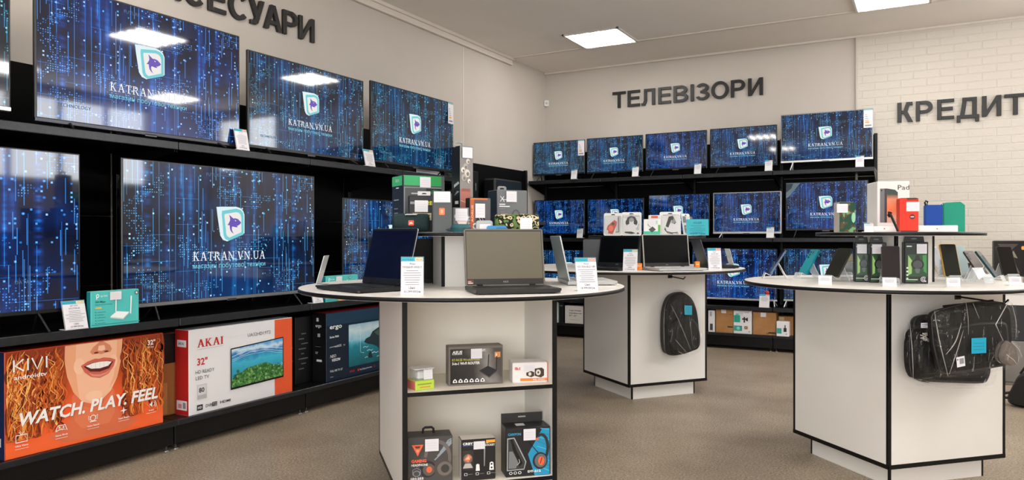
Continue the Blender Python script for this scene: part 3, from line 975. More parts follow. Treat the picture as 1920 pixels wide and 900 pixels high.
# in front of the televisions on the left wall
LWG = 'price holders on the left wall shelves'
def ph_left(label, y, zz, **kw):
    return price_holder(label, (-3.655, y, zz), 90, group=LWG, **kw)
ph_left('price holder at the lower right corner of the violet-blue television', 3.19, 1.7335, w=.10, h=.135, title='55" TV', price='18 999.00грн')
ph_left('price holder between the medium and the teal television on the upper left shelf', 4.385, 1.7335, w=.115, h=.13, title='50" TV', price='14 299.00грн')
ph_left('price holder beside the teal router carton on the lower left shelf', 2.165, .7485, w=.115, h=.145, tilt=14, title='65" KIVI', sub='65U740LB', price='23 999.00грн', accent='#e9d9a4')
ph_left('price holder on the lower left shelf just under the near table top', 3.83, .7485, w=.10, h=.125, title='55" TV', price='19 499.00грн')
# back wall price tags
BWG = 'price holders on the back wall shelves'
def ph_back(label, x, zz, **kw):
    return price_holder(label, (x, 8.045, zz), 0, w=kw.pop('w', .078), h=kw.pop('h', .115), group=BWG, lines=6, **kw)
for px_, lb in (((-3.639, 1.913), 'price card at the foot of the top-row television in the back corner'), ((-2.88, 1.913), 'price card at the foot of the second top-row television of the back wall'),
                ((-2.171, 1.918), 'price card at the foot of the middle top-row television of the back wall'), ((-1.432, 1.918), 'price card at the foot of the fourth top-row television of the back wall'),
                ((-0.5732, 1.925), 'price card at the foot of the silver-edged top-row television')):
    ph_back(lb, px_[0], 1.8832)
for px_, lb in (((-3.564, 1.208), 'price card at the foot of the leftmost middle-row television of the back wall'), ((-1.416, 1.221), 'price card at the foot of the white-framed television')):
    ph_back(lb, px_[0], 1.1882)
t = ph_back('price card under the bottom-row television between the middle and right tables', (-1.475, 0.4671)[0], .4632, h=.14, w=.105)
MB().lathe([(0, -.003), (.024, -.002), (.024, .002), (0, .003)], M('#b3252a', .5), 20, True, 'y').build('red_sticker', t, (.022, .034, .152))

# ------------------------------------------------------------------ laptops
def laptop(label, FR, rz, w, dp, z, body, lidc, screen, tilt=12, lid=.235, bright=False, keys='#1a1b1e', logo='', back_text='', edge=None, FL=None, h=.02, sticker=False):
    a = R(rz)
    X = Vector((math.cos(a), math.sin(a)))
    o = Vector(FL) if FL else Vector(FR) - X * w
    t = thing('laptop', label, 'laptop', (o.x, o.y, z), rz, 'laptops on the display tables')
    bm_, lm = M(body, .38, .3), M(lidc, .38, .3)
    b = MB()
    b.prism([(.006, 0), (w - .006, 0), (w, .008), (w, dp), (0, dp), (0, .008)], .004, h * .55, bm_, 'z')
    b.prism([(.0, -.003), (w, -.003), (w + .001, .012), (w + .001, dp), (-.001, dp), (-.001, .012)], h * .55, h, bm_, 'z')
    for x in (.03, w - .03):
        for y in (.03, dp - .03):
            b.box(x - .012, x + .012, y - .006, y + .006, 0, .005, DARK)
    b.build('base', t)
    k = MB()
    kw = (w - .05) / 16
    for r in range(5):
        for c in range(16):
            if r == 0 and 4 <= c <= 9:
                continue
            k.box(.025 + c * kw, .025 + c * kw + kw * .86, dp * .42 + r * .0185, dp * .42 + r * .0185 + .0155, h, h + .0022, M(keys, .5))
    k.box(.025 + 4 * kw, .025 + 9.86 * kw, dp * .42, dp * .42 + .0155, h, h + .0022, M(keys, .5))
    k.build('keyboard', t)
    MB().box(w * .33, w * .62, .02, dp * .36, h, h + .0006, M('#2c2d31' if keys == '#1a1b1e' else '#a8a8a8', .3), 0).build('touchpad', t)
    s_, c_ = math.sin(R(tilt)), math.cos(R(tilt))
    l = MB()
    l.T = Matrix.Translation((0, dp - .012, h)) @ Matrix.Rotation(R(-tilt), 4, 'X')
    pts = rrect(0, w, 0, lid, .010, 4)
    l.prism(pts, 0, .007, lm, 'y')
    if edge:
        l.prism(rrect(-.0012, w + .0012, -.0, lid + .0012, .011, 4), .002, .0055, M(edge, .3, .4), 'y')
    lo = l.build('lid', t)
    d = MB()
    p = Print(d, Vector((0, dp - .012, h)), (1, 0, 0), (0, s_, c_))
    p.rect(.006, .004, w - .006, lid - .005, M('#131416' if body != '#b9b9b8' else '#1a1a1b', .35))
    p.rect(.009, .030, w - .009, lid - .010, screen)
    if logo:
        p.text(logo, w / 2, .013, .0075, M('#8e9094', .4), align='c', bold=.01)
    if sticker:
        p.rect(.008, .008, .036, .026, M('#5b2f2c', .5)).rect(.011, .010, .033, .014, M('#d8c9c0', .5)).rect(.011, .016, .026, .021, M('#c08a7a', .5))
    d.build('display', lo)
    hg = MB()
    for x in (w * .14, w * .80):
        hg.lathe([(.006, x), (.006, x + w * .07)], DARK, 10, True, 'x')
    hg.T = Matrix.Identity(4)
    ho = hg.build('hinge', t, (0, dp - .012, h + .002))
    return t
OFFG = NT('off_display_reflection_grey').base(lin('#5f5848'), .3, .5)  # base colour carries the bright room's reflection on a dark display
OFFG.bump(OFFG.noise(OFFG.coord(), 900, 1), .02, .001)
SCR_OFF = OFFG.m
SCR_NAVY = M('#050a24', .25, 0, 0, .3)
SCR_BLK = M('#020203', .3, 0, 0, .15)
laptop('black laptop open toward the left side of the near table, dark blue display', (-2.06, 2.393), -18, .36, .25, .965, '#17181b', '#0d0f1c', SCR_NAVY, 14, .262, edge='#a9adb4')
laptop('dark grey laptop in the middle of the near table, reflection-grey display facing the camera', None, 43, .36, .25, .965, '#2b2b2c', '#6a675f', SCR_OFF, 10, .252, logo='ASUS', FL=(-1.59, 2.562), sticker=True, h=.022, edge='#5c5850')
laptop('silver laptop seen from behind its lid at the right edge of the near table', None, 124, .34, .24, .965, '#b9b9b8', '#8d9794', SCR_BLK, 12, .225, keys='#8c8c8c', FL=(-1.313, 3.41), edge='#d8d8d6')
laptop('black laptop at the back left of the near table, hidden behind the dark blue one', None, 226, .34, .24, .965, '#141517', '#141517', SCR_BLK, 8, .21, FL=(-2.36, 3.30))
laptop('black laptop on the left side of the middle table beside a price holder', None, -14, .345, .24, .965, '#0d0e10', '#0f1011', SCR_BLK, 10, .228, logo='ASUS', FL=(-2.185, 4.915))
laptop('grey laptop seen from behind its lid at the left end of the middle table', None, 200, .33, .23, .965, '#77797b', '#4b4d50', SCR_BLK, 6, .198, FL=(-2.03, 5.50))
laptop('silver laptop with a black display in the middle of the middle table', None, 44, .36, .25, .965, '#b9b9b8', '#a9a49b', SCR_BLK, 8, .235, keys='#c8c6c2', FL=(-1.587, 4.91), logo='acer', edge='#aaa59c')
laptop('dark laptop seen edge-on at the right end of the middle table', None, 118, .33, .23, .965, '#1a1b1e', '#15161a', SCR_BLK, 18, .205, FL=(-1.211, 5.636), edge='#6a6c70')

TG = 'price holders standing on the display tables'
price_holder('price holder in front of the black laptop with the dark blue display', (-1.812, 2.43, .965), 33, .094, .158, 9, 'Asus', 'FX506HF-HN017', '32 299.00грн', TG, accent='#e9c8a8')
price_holder('clear price holder with a narrow card beside the silver laptop on the near table', (-1.276, 2.967, .965), 42, .098, .15, 14, 'Asus', 'X515EA-BQ1189', '18 999.00грн', TG, accent='#f0a9a0')
price_holder('price holder seen edge-on at the far left of the near table', (-2.643, 2.772, .965), -62, .09, .15, 16, '', '', '', TG, back=True)
price_holder('price holder between the black and the silver laptop of the middle table', (-1.757, 4.804, .965), 10, .10, .155, 12, 'Asus', 'E410MA', '12 999.00грн', TG, accent='#d8c9a8')
price_holder('price holder beside the silver laptop at the right end of the middle table', (-1.302, 5.288, .965), 36, .10, .158, 8, 'Acer', 'A315-58', '17 499.00грн', TG, accent='#f0a9a0')
price_holder('price holder seen edge-on behind the laptops at the right end of the middle table', (-1.37, 6.103, .965), 128, .09, .145, 16, '', '', '', TG, back=True)
price_holder('price holder seen edge-on at the left end of the middle table', (-2.452, 5.156, .965), -52, .09, .13, 14, '', '', '', TG, back=True)
OR_ = M('#e8852a', .5)
def small_card(label, loc, rz, w, h, d):
    t = thing('sticky_note_block', label, 'note block', loc, rz, 'orange blocks on the middle table')
    MB().box(-w / 2, w / 2, 0, d, 0, h, OR_, .002).build('body', t)
    mb = MB(); p = Print(mb, (-w / 2, 0, 0), (1, 0, 0), (0, 0, 1)); p.rect(.006, h * .6, w - .006, h * .68, M('#f7d9b0', .6)).rect(.006, h * .3, w - .02, h * .36, M('#b25a16', .6)); mb.build('print', t)
small_card('small orange block right of the price holder on the middle table', (-1.763, 5.001, .965), 20, .045, .05, .03)
small_card('small orange block behind the right corner of the silver laptop', (-1.458, 5.405, .965), 36, .035, .055, .03)

# ------------------------------------------------------------------ cartons
CARD_W = M('#efecef', .6)
def sticker(p, x, y, w, h, m=PAPER):
    p.rect(x, y, x + w, y + h, m)
    for k in range(3):
        p.rect(x + w * .12, y + h * (.25 + .2 * k), x + w * .88, y + h * (.27 + .2 * k), M('#c4c2cc', .6))
def carton(label, loc, rz, w, d, h, m, cat='box', group=None, name='carton', c=.003, tm=None, lm=None):
    t = thing(name, label, cat, loc, rz, group)
    mb = MB().box(0, w, 0, d, 0, h, m, c)
    if tm:
        Print(mb, (0, 0, h), (1, 0, 0), (0, 1, 0)).rect(.002, .002, w - .002, d - .002, tm)
    if lm:
        Print(mb, (0, d, 0), (0, -1, 0), (0, 0, 1)).rect(.002, .002, d - .002, h - .002, lm)
    mb.T = Matrix.Identity(4)
    mb.build('body', t)
    return t
def face_part(t, name, fn, side='front', w=0, d=0, h=0, sv=1.0):
    mb = MB()
    p = {'front': lambda: front(mb), 'left': lambda: left(mb, d), 'right': lambda: right(mb, w), 'top': lambda: top(mb, h)}[side]()
    p.k = 6
    p.V = p.V * sv
    fn(p)
    mb.T = Matrix.Identity(4)
    return mb.build(name, t)

# ---- orange television carton with a smiling portrait
KW, KD, KH = .815, .12, .50
k = carton('orange television carton printed with a smiling curly-haired woman', (-3.70, 1.857, .172), 90, KW, KD, KH, M('#d4491f', .45), 'television box', 'television cartons on the base shelf', tm=M('#8e1f1c', .5), lm=M('#16284e', .5))
def make_hair():
    t = NT('printed_orange_glow')
    co = t.sep(t.coord())
    f = t.add(t.mul(co[2], 2.0), t.mul(t.add(t.noise(t.coord(), 5, 3), -.5), .35))
    t.base(t.ramp(f, [(0.0, '#ff6c34'), (0.3, '#f76330'), (0.62, '#b84818'), (1.0, '#8f3210')]), .45)
    return t.m
HAIRBG = make_hair()
SKIN, SKIN2, SKIN3 = M('#f6bd9a', .5), M('#efa980', .5), M('#f9c7a6', .5)
def kivi_back(p):
    p.rect(.004, .004, KW - .004, KH - .004, HAIRBG)
    # neck and shoulders, face from the nose down
    p.poly([(.30, .13), (.31, .24), (.34, .28), (.50, .28), (.53, .23), (.545, .13), (.66, .05), (.60, .02), (.28, .02), (.19, .06)], M('#e0714a', .5))
    p.poly([(.33, .20), (.40, .165), (.47, .18), (.52, .23), (.53, .12), (.50, .07), (.36, .07), (.32, .12)], M('#e67f55', .5))
    p.poly([(.275, .495), (.272, .42), (.285, .34), (.315, .26), (.36, .205), (.41, .185), (.46, .195), (.51, .235), (.545, .30), (.565, .38), (.575, .495)], SKIN)
    p.poly([(.275, .495), (.272, .42), (.285, .34), (.315, .26), (.345, .225), (.335, .30), (.325, .38), (.33, .495)], SKIN2)
    p.poly([(.545, .495), (.54, .40), (.525, .31), (.50, .25), (.545, .30), (.565, .38), (.575, .495)], SKIN2)
    p.ell(.42, .225, .045, .026, SKIN3)
    p.ell(.345, .385, .028, .04, SKIN3).ell(.525, .385, .02, .035, SKIN3)
def kivi_face(p):
    p.poly([(.415, .47), (.40, .448), (.412, .434), (.435, .437), (.46, .43), (.485, .437), (.505, .434), (.516, .45), (.505, .472), (.47, .495), (.45, .495)], M('#d98a66', .5))
    p.ell(.432, .441, .012, .005, M('#6d2a1c', .6)).ell(.485, .441, .012, .005, M('#6d2a1c', .6))
    p.poly([(.445, .475), (.475, .475), (.48, .452), (.46, .446), (.44, .452)], SKIN3)
    p.poly([(.352, .385), (.385, .402), (.425, .412), (.447, .408), (.47, .412), (.505, .405), (.535, .392), (.525, .36), (.495, .325), (.45, .31), (.405, .322), (.372, .35)], M('#cf6450', .45))
    p.poly([(.366, .380), (.40, .391), (.45, .395), (.50, .391), (.522, .384), (.50, .352), (.45, .342), (.40, .350)], M('#5a1414', .5))
    p.poly([(.376, .381), (.41, .390), (.45, .393), (.49, .390), (.514, .384), (.495, .366), (.45, .359), (.405, .364)], M('#f7f3ee', .4))
    for x in (.405, .428, .45, .472, .494):
        p.line([(x, .362), (x, .391)], .001, M('#c9b7ab', .5), lay=24)
    p.poly([(.39, .345), (.42, .333), (.45, .329), (.48, .333), (.512, .348), (.49, .327), (.45, .315), (.41, .325)], M('#e58f7c', .35))
def kivi_hair(p):
    rng = random.Random(5)
    cols = [M(c, .45) for c in ('#f39a44', '#e27a2a', '#c8561e', '#9c3c14', '#ffbe6c', '#6e260c', '#d9682a', '#b54a18')]
    dark = [M(c, .45) for c in ('#7a2c0e', '#8f3812', '#a6481a', '#5f200a')]
    def lock(i, pal, w0, w1, lay):
        lft = rng.random() < .60
        x = .015 + .25 * rng.random() if lft else .575 + .225 * rng.random()
        y = .20 + .30 * rng.random()
        n = 16; a = rng.uniform(.006, .015); ph = rng.uniform(0, 6.3); L = rng.uniform(.10, .24); f = rng.uniform(5, 12)
        dr = rng.uniform(-.30, .12) if lft else rng.uniform(-.08, .25)
        pts = []
        for j in range(n):
            q = j / (n - 1)
            px, py = x + dr * L * q + a * math.sin(ph + f * q) + a * .5 * math.sin(2.1 * ph + 1.7 * f * q), y - L * q
            if lft: px = min(px, .270 + max(0, .36 - py) * .22 + .008 * math.sin(ph + 5 * q))
            else: px = max(px, .580 - max(0, .42 - py) * .20 + .008 * math.sin(ph + 5 * q))
            pts.append((min(max(px, .008), KW - .008), min(max(py, .085), KH - .006)))
        wd = rng.uniform(w0, w1)
        p.line(pts, [wd * (.25 + math.sin(math.pi * (j + .5) / n)) for j in range(n)], rng.choice(pal), lay=lay)
    for i in range(110):
        lock(i, dark, .010, .020, 26 + i % 12)
    for i in range(150):
        lock(i, cols, .004, .010, 38 + i % 16)
    for i in range(110):
        lock(i, cols[:5], .0012, .003, 54 + i % 14)
def kivi_words(p):
    p.k = 70
    w_ = M('#f4f1ee', .5)
    # the brand letters: straight strokes
    x, y, H = .035, .405, .055
    for pts in ([(x, y), (x, y + H)], [(x + .042, y + H), (x + .006, y + H * .5), (x + .044, y)], [(x + .062, y), (x + .062, y + H)], [(x + .080, y + H), (x + .104, y), (x + .128, y + H)], [(x + .147, y), (x + .147, y + H)]):
        p.line(pts, .0075, w_)
    p.text('androidtv', .035, .368, .020, w_, w=.148, bold=.012)
    p.text('32"', .712, .445, .026, w_, bold=.02).text('81 см', .715, .428, .009, w_)
    p.text('WATCH. PLAY. FEEL', .058, .150, .062, w_, w=.715, bold=.03, it=.22)
    # five pictograms with captions
    p.line([(.042, .075), (.092, .075), (.092, .108), (.042, .108), (.042, .075)], .004, w_).line([(.055, .122), (.066, .109), (.080, .122)], .003, w_)
    p.line([(.222, .085), (.232, .112), (.268, .112), (.278, .085), (.262, .092), (.238, .092), (.222, .085)], .004, w_).ell(.240, .102, .004, .004, w_).ell(.260, .102, .004, .004, w_)
    p.ring(.408, .115, .012, .016, w_).line([(.388, .105), (.384, .130), (.394, .122)], .003, w_).line([(.428, .105), (.432, .130), (.422, .122)], .003, w_).line([(.39, .098), (.426, .098)], .004, w_)
    p.poly([(.572, .142), (.576, .124), (.592, .120), (.576, .116), (.572, .098), (.568, .116), (.552, .120), (.568, .124)], w_)
    p.poly([(.722, .115), (.728, .115), (.738, .104), (.738, .136), (.728, .125), (.722, .125)], w_).ring(.738, .12, .012, .015, w_, 12, -50, 50).ring(.738, .12, .021, .024, w_, 12, -50, 50)
    for x, y, a, b in ((.067, .055, 'Ultra Vision', 'HD Ready'), (.25, .062, 'Game Mode', 'low lag'), (.408, .074, 'Voice Search', 'free hands'), (.572, .078, 'Super Bright', 'contrast'), (.73, .086, 'Sound', '2 x 8W')):
        p.text(a, x, y, .0085, w_, align='c', bold=.015).rect(x - .03, y - .012, x + .03, y - .009, M('#f2c3ae', .5))
face_part(k, 'portrait_print', lambda p: (kivi_back(p), kivi_face(p), kivi_hair(p)))
face_part(k, 'lettering', kivi_words)
face_part(k, 'side_print', lambda p: (p.rect(.03, .06, .09, .10, PAPER), p.rect(.03, .18, .06, .34, M('#cfd6e4', .6)), p.text('KIVI', .02, .44, .018, PAPER, bold=.02)), 'left', d=KD)
face_part(k, 'top_print', lambda p: (p.text('KIVI', .03, .03, .03, M('#d8837a', .6), bold=.01), p.text('KIVI 32" LED TV', .42, .03, .03, M('#c06a62', .6))), 'top', h=KH)

# ---- white and orange carton
def ocean_print(name, cols, sx, sz):
    t = NT(name)
    x, y, z = t.sep(t.coord())
    f = t.add(t.mul(z, sz), t.mul(t.add(t.noise(t.coord(), sx, 4, .6), -.5), .28))
    t.base(t.ramp(f, cols), .4)
    return t.m
WATER = ocean_print('water_picture_print', [(0.0, '#0f5f78'), (0.5, '#1f93b4'), (0.72, '#3fb4d0'), (0.84, '#1a78b8'), (0.93, '#cfe6f2'), (1.0, '#5aa6dc')], 10, 2.75)
CT = NT('coral_picture_print'); CT.base(CT.ramp(CT.noise(CT.coord(), 70, 4, .7), [(0.3, '#123c1c'), (0.48, '#2f6f30'), (0.6, '#6ea84e'), (0.75, '#cfe0a8')]), .5); CORAL = CT.m
REEF = ocean_print('reef_picture_print', [(0.0, '#0c3a1c'), (0.18, '#1f6b30'), (0.36, '#77b06a'), (0.44, '#2d9bb0'), (0.66, '#1f8fc4'), (0.80, '#0e5c98'), (0.90, '#bfe0f2'), (1.0, '#5aa6dc')], 16, 3.4)
AW, AD, AH = .80, .12, .495
k = carton('white television carton with a red side and orange end band', (-3.70, 2.835, .172), 90, AW, AD, AH, M('#e9e7e8', .5), 'television box', 'television cartons on the base shelf', lm=M('#b41f1c', .5))
def akai(p):
    r_, g_, o_ = M('#c5221f', .5), M('#55565c', .5), M('#e8572a', .5)
    p.rect(.645, .004, AW - .003, AH - .004, o_)
    p._t(); T0 = p.mb.T.copy(); tm_ = MB(); wl = stroke_letters(tm_, 'AKAI', r_)
    for dx in (0, .002, .004):
        p._t()
        for f in tm_.f:
            p.mb.poly([(.055 + dx + tm_.v[q][0] * .182 / wl, .388 + tm_.v[q][1] * .046, 0) for q in f], r_)
    p.line([(.055, .375), (.24, .378)], .0015, GREY_TXT)
    p.text('UA32HD19T2', .425, .408, .020, g_, w=.185)
    p.text('32"', .055, .285, .040, r_, bold=.02)
    p.text('HD READY', .045, .235, .020, g_, w=.13).text('LED TV', .045, .200, .020, g_)
    p.rect(.055, .085, .12, .17, M('#b6b6b8', .3)).rect(.058, .11, .117, .167, M('#d8d8da', .3)).text('80', .066, .125, .028, INK, bold=.03)
    p.rect(.052, .022, .092, .054, INK).text('HD', .058, .031, .014, PAPER, bold=.03, it=.1)
    p.text('DVB', .112, .030, .018, INK, w=.045, bold=.005).rect(.158, .027, .192, .052, INK).text('T2', .163, .031, .016, PAPER)
    p.text('HDMI', .215, .033, .016, INK, w=.075, bold=.02)
akai_o = face_part(k, 'lettering', akai)
def akai_tv(p):
    p.k = 40
    p.poly([(.290, .100), (.715, .112), (.715, .375), (.290, .352)], DARK)
    p.poly([(.297, .112), (.709, .122), (.709, .368), (.297, .345)], WATER)
    dome = [(.297, .165), (.33, .185), (.37, .200), (.42, .216), (.47, .226), (.52, .230), (.57, .224), (.62, .212), (.66, .20), (.709, .18)]
    rng = random.Random(8)
    dome = [(a_, b_ + rng.uniform(-.006, .006)) for a_, b_ in dome]
    p.poly([(.297, .112), (.709, .122)] + dome[::-1], CORAL)
    for i, hh in enumerate((.318, .300, .288)):
        p.line([(.299 + .0455 * j, hh - .022 + .035 * math.sin(math.pi * (j + .3) / 9.6) + rng.uniform(-.003, .003)) for j in range(10)], .003 - .0007 * i, M('#d4ecf4', .4))
    for i in range(60):
        x = .305 + .39 * rng.random(); y = .125 + .085 * rng.random()
        r_ = .004 + .006 * rng.random()
        p.ring(x, y, r_ * .5, r_, M(rng.choice(('#5da64a', '#9fd088', '#2f6f35', '#c9dfb0', '#1d4f2a')), .5), 9)
    p.text('80+', .665, .335, .016, PAPER)
face_part(k, 'picture_print', akai_tv)
face_part(k, 'side_print', lambda p: (p.rect(.02, .395, .10, .435, PAPER), p.text('AKAI', .03, .407, .016, INK, bold=.02), p.rect(.015, .03, .105, .085, PAPER), p.rect(.03, .04, .06, .065, M('#c98a86', .6)),
          p.rect(.07, .04, .095, .075, M('#888888', .6))), 'left', d=AD)

# ---- dark carton with cliffs and sea
SEA = ocean_print('sea_picture_print', [(0.0, '#0d3b42'), (0.3, '#146a76'), (0.52, '#1d8296'), (0.60, '#4fa8bd'), (0.66, '#8cc4d6'), (0.80, '#c9dde2'), (1.0, '#6da7c4')], 14, 2.4)
EW, ED, EH = .80, .13, .49
k = carton('dark blue television carton with a sea-and-cliffs picture, beside the near table', (-3.70, 3.956, .172), 90, EW, ED, EH, M('#0b2238', .35), 'television box', 'television cartons on the base shelf', tm=M('#d0242f', .5), lm=M('#08090c', .4))
def ergo(p):
    w_, g_ = M('#e9eef0', .5), M('#8d2a2c', .5)
    p.rect(.003, .003, .22, EH - .003, M('#0a1c2e', .4)).rect(.003, .40, EW - .003, EH - .003, M('#12374f', .4))
    p.text('ergo', .035, .375, .032, w_, w=.125, bold=.018)
    p.text('Series 9000', .035, .310, .014, w_, bold=.01).text('powered by', .035, .243, .008, w_).text('webOS', .085, .240, .016, w_).text('TV', .175, .240, .011, w_)
    p.text('NEO', .038, .170, .020, w_, it=.2).text('VISION', .055, .142, .020, w_, it=.2, bold=.02)
    p.text('FULL HD TV 32"', .038, .068, .014, w_, w=.13).rect(.038, .03, .07, .036, M('#7d8a94', .5))
    p.rect(.232, .075, .75, .385, SEA)
    p.poly([(.40, .24), (.42, .262), (.47, .275), (.50, .31), (.56, .33), (.62, .35), (.75, .355), (.75, .10), (.66, .12), (.60, .15), (.55, .19), (.50, .21), (.45, .22)], M('#1d3038', .6))
    p.poly([(.52, .30), (.58, .325), (.70, .345), (.75, .345), (.75, .30), (.64, .29), (.57, .27)], M('#3e5a48', .6))
    for x, y, r in ((.42, .20, .03), (.47, .17, .035), (.53, .145, .04), (.44, .12, .03), (.58, .11, .03)):
        p.line([(x - r, y), (x - r * .3, y + .006), (x + r * .4, y - .003), (x + r, y + .004)], .004, M('#d7e8ea', .5))
    p.poly([(.445, .115), (.455, .15), (.475, .165), (.49, .14), (.50, .11)], M('#16262c', .6))
    p.line([(.32, .36), (.36, .36), (.36, .17), (.40, .16)], .003, w_)
    p.text('NETFLIX', .24, .035, .014, M('#c02026', .5), w=.055, bold=.02).rect(.325, .033, .345, .049, M('#c8242a', .5)).text('YouTube', .35, .035, .012, w_).text('prime video', .42, .037, .010, w_).ring(.52, .042, .006, .009, g_)
face_part(k, 'front_print', ergo)
w_W = M('#d9dee2', .5)
face_part(k, 'side_print', lambda p: (p.text('ergo', .03, .39, .022, w_W, bold=.02), p.rect(.04, .43, .06, .455, w_W), p.rect(.05, .32, .075, .345, M('#a9afb4', .5)), p.rect(.03, .25, .08, .253, M('#6b7278', .5)), p.rect(.04, .145, .09, .16, w_W), p.text('32"', .03, .20, .014, w_W)), 'left', d=ED)
k = carton('black television carton standing behind the dark blue one beside the table', (-3.84, 3.80, .172), 90, .72, .115, .47, M('#0a0b0d', .4), 'television box', 'television cartons on the base shelf')
face_part(k, 'side_print', lambda p: [p.rect(.02 + .03 * (i % 3), .10 + .03 * i, .04 + .03 * (i % 3), .108 + .03 * i, M('#70777d', .5)) for i in range(6)], 'left', d=.115)
face_part(k, 'front_print', lambda p: [p.rect(.03 + .025 * (i % 2), .10 + .035 * i, .08 + .02 * (i % 3), .108 + .035 * i, M('#5d646a', .5)) for i in range(8)])
k = carton('black and brown carton standing between the orange and the white television cartons', (-3.83, 2.66, .172), 90, .70, .12, .475, M('#a9713f', .6), 'box', None)
face_part(k, 'front_print', lambda p: (p.rect(.0, .30, .70, .472, M('#101113', .5)), p.poly([(.05, .01), (.05, .13), (.09, .19), (.13, .19), (.13, .01)], M('#c98e55', .6)), p.ell(.03, .25, .012, .016, M('#3b2615', .6)), p.rect(.02, .42, .03, .435, PAPER)))

# ---- teal router cartons
def router_carton(label, y, zz=.745, w=.262):
    k = carton(label, (-3.655, y, zz), 90, w, .036, .183, M('#4dbdb9', .45), 'router box', 'teal router cartons on the lower left shelf', tm=M('#8fd0b4', .5), lm=M('#147a80', .45))
    def fr(p):
        d_, w_ = M('#15646a', .5), M('#eef2f2', .45)
        p.ring(.035, .160, .005, .009, w_).line([(.030, .142), (.030, .155)], .004, w_).text('tp-link', .050, .154, .010, w_)
        p.text('300 Mbps', .022, .125, .010, d_, bold=.02).text('Multi-Mode Wi-Fi Router', .022, .112, .006, d_)
        p.rect(.022, .095, .055, .102, M('#e8b64a', .5))
        for i in range(5):
            p.ell(.024, .078 - i * .014, .0025, .0025, d_).rect(.032, .076 - i * .014, .075 - .008 * (i % 2), .0785 - i * .014, M('#2a878c', .5))
        p.poly([(.100, .050), (.135, .075), (.205, .066), (.172, .036)], w_).poly([(.100, .050), (.172, .036), (.172, .029), (.100, .043)], M('#c5d4d3', .5)).poly([(.172, .036), (.205, .066), (.205, .059), (.172, .029)], M('#9fb5b4', .5))
        p.line([(.130, .072), (.131, .140)], .006, w_).line([(.211, .056), (.215, .150)], .007, w_)
        p.ring(.245, .165, .006, .010, M('#2f3436', .5)).ell(.245, .165, .006, .006, w_).line([(.241, .165), (.244, .162), (.250, .169)], .0015, INK)
        p.rect(.0, .012, w, .016, M('#2a9a98', .5))
    face_part(k, 'front_print', fr)
    face_part(k, 'price_sticker', lambda p: (setattr(p, 'k', 34), sticker(p, .098, .135, .062, .042)))
    return k
router_carton('teal router carton right of the price holder on the lower left shelf', 2.235)
k = router_carton('teal router carton on the lower left shelf behind the left edge of the near table', 3.905, w=.335)
face_part(k, 'yellow_band', lambda p: (setattr(p, 'k', 40), p.rect(.12, .004, .32, .030, M('#e9a93a', .5))))
k = carton('white card leaning under the teal television behind the green-topped carton', (-3.80, 5.16, 1.733), 90, .36, .004, .05, CARD_W, 'card')
face_part(k, 'print', lambda p: [p.rect(.02, .02 + .014 * i, .20, .024 + .014 * i, GREY_TXT) for i in range(4)])

# ---- dark speaker in the low corner bay
t = thing('party_speaker', 'black party speaker with grey handle posts in the low corner shelving bay', 'speaker', (-4.07, 6.95, 1.38), 90)
MB().box(0, .62, .0, .16, 0, .46, M('#0b1014', .45), .02).build('cabinet', t)
MB().prism(rrect(.03, .59, .05, .43, .03), -.004, 0, M('#0e1c24', .5), 'y').build('grille', t)
mb = MB(); mb.tube([(.17, -.01, .0), (.17, -.03, .16), (.20, -.03, .22), (.42, -.03, .22), (.45, -.03, .16), (.45, -.01, .0)], .007, M('#3c4244', .35, .5)); mb.build('handle', t)
t = carton('black carton with a dark green band in the low corner shelving bay', (-4.08, 6.0, 1.38), 90, .62, .15, .50, M('#0a120c', .35), 'box')
face_part(t, 'print', lambda p: (p.rect(.56, .30, .575, .38, M('#6f746f', .5)), p.rect(.05, .40, .50, .45, M('#15301a', .4))))  # dark green band printed near the top

# ---- cartons at the foot of the back wall
KRAFT = make_paint('kraft_cardboard', '#a9794a', '#b98a58', .7, 8, .2)
BX = 'cartons on the base of the back wall shelving'
def back_carton(label, x0, x1, h, m, fn=None, y=8.10, d=.22, st=None):
    k = carton(label, (x0, y, .17), 0, x1 - x0, d, h, m, 'box', BX)
    if fn: face_part(k, 'print', fn)
    if st: face_part(k, 'price_sticker', lambda p: (setattr(p, 'k', 30), sticker(p, *st)))
    return k
back_carton('narrow white carton at the left end behind the middle table side', -2.07, -2.0, .235, CARD_W, lambda p: (p.rect(.02, .02, .05, .09, M('#4a4a4e', .6)), p.rect(.02, .17, .04, .22, M('#9fb5bc', .6))))
back_carton('plain brown carton with a small white sticker, left of the green-pictured carton', -1.988, -1.806, .25, KRAFT, lambda p: (p.rect(.125, .06, .182, .072, M('#2a1c10', .6)), p.rect(.0, .12, .182, .1215, M('#8f6438', .6)), p.ell(.16, .2, .006, .004, M('#5a3a1c', .6))), st=(.06, .21, .05, .038))
def pump(p):
    g_, d_ = M('#2aa595', .5), M('#23282a', .5)
    p.rect(.005, .12, .07, .195, g_).rect(.005, .03, .09, .085, g_).poly([(.02, .195), (.06, .195), (.055, .215), (.025, .215)], M('#6fd0c2', .5))
    p.rect(.09, .15, .14, .165, d_).rect(.105, .12, .12, .18, d_).poly([(.125, .165), (.15, .175), (.15, .135), (.13, .14)], d_).rect(.11, .05, .15, .085, M('#c9b083', .5)).ring(.13, .067, .008, .014, d_).ell(.05, .058, .018, .018, M('#8fe0d4', .5))
    p.text('ALOE', .115, .222, .012, INK).rect(.155, .02, .172, .035, M('#b9b9b9', .5))
back_carton('white and teal pictured carton between two brown cartons at the back wall foot', -1.80, -1.612, .247, CARD_W, pump, st=(.055, .205, .05, .04))
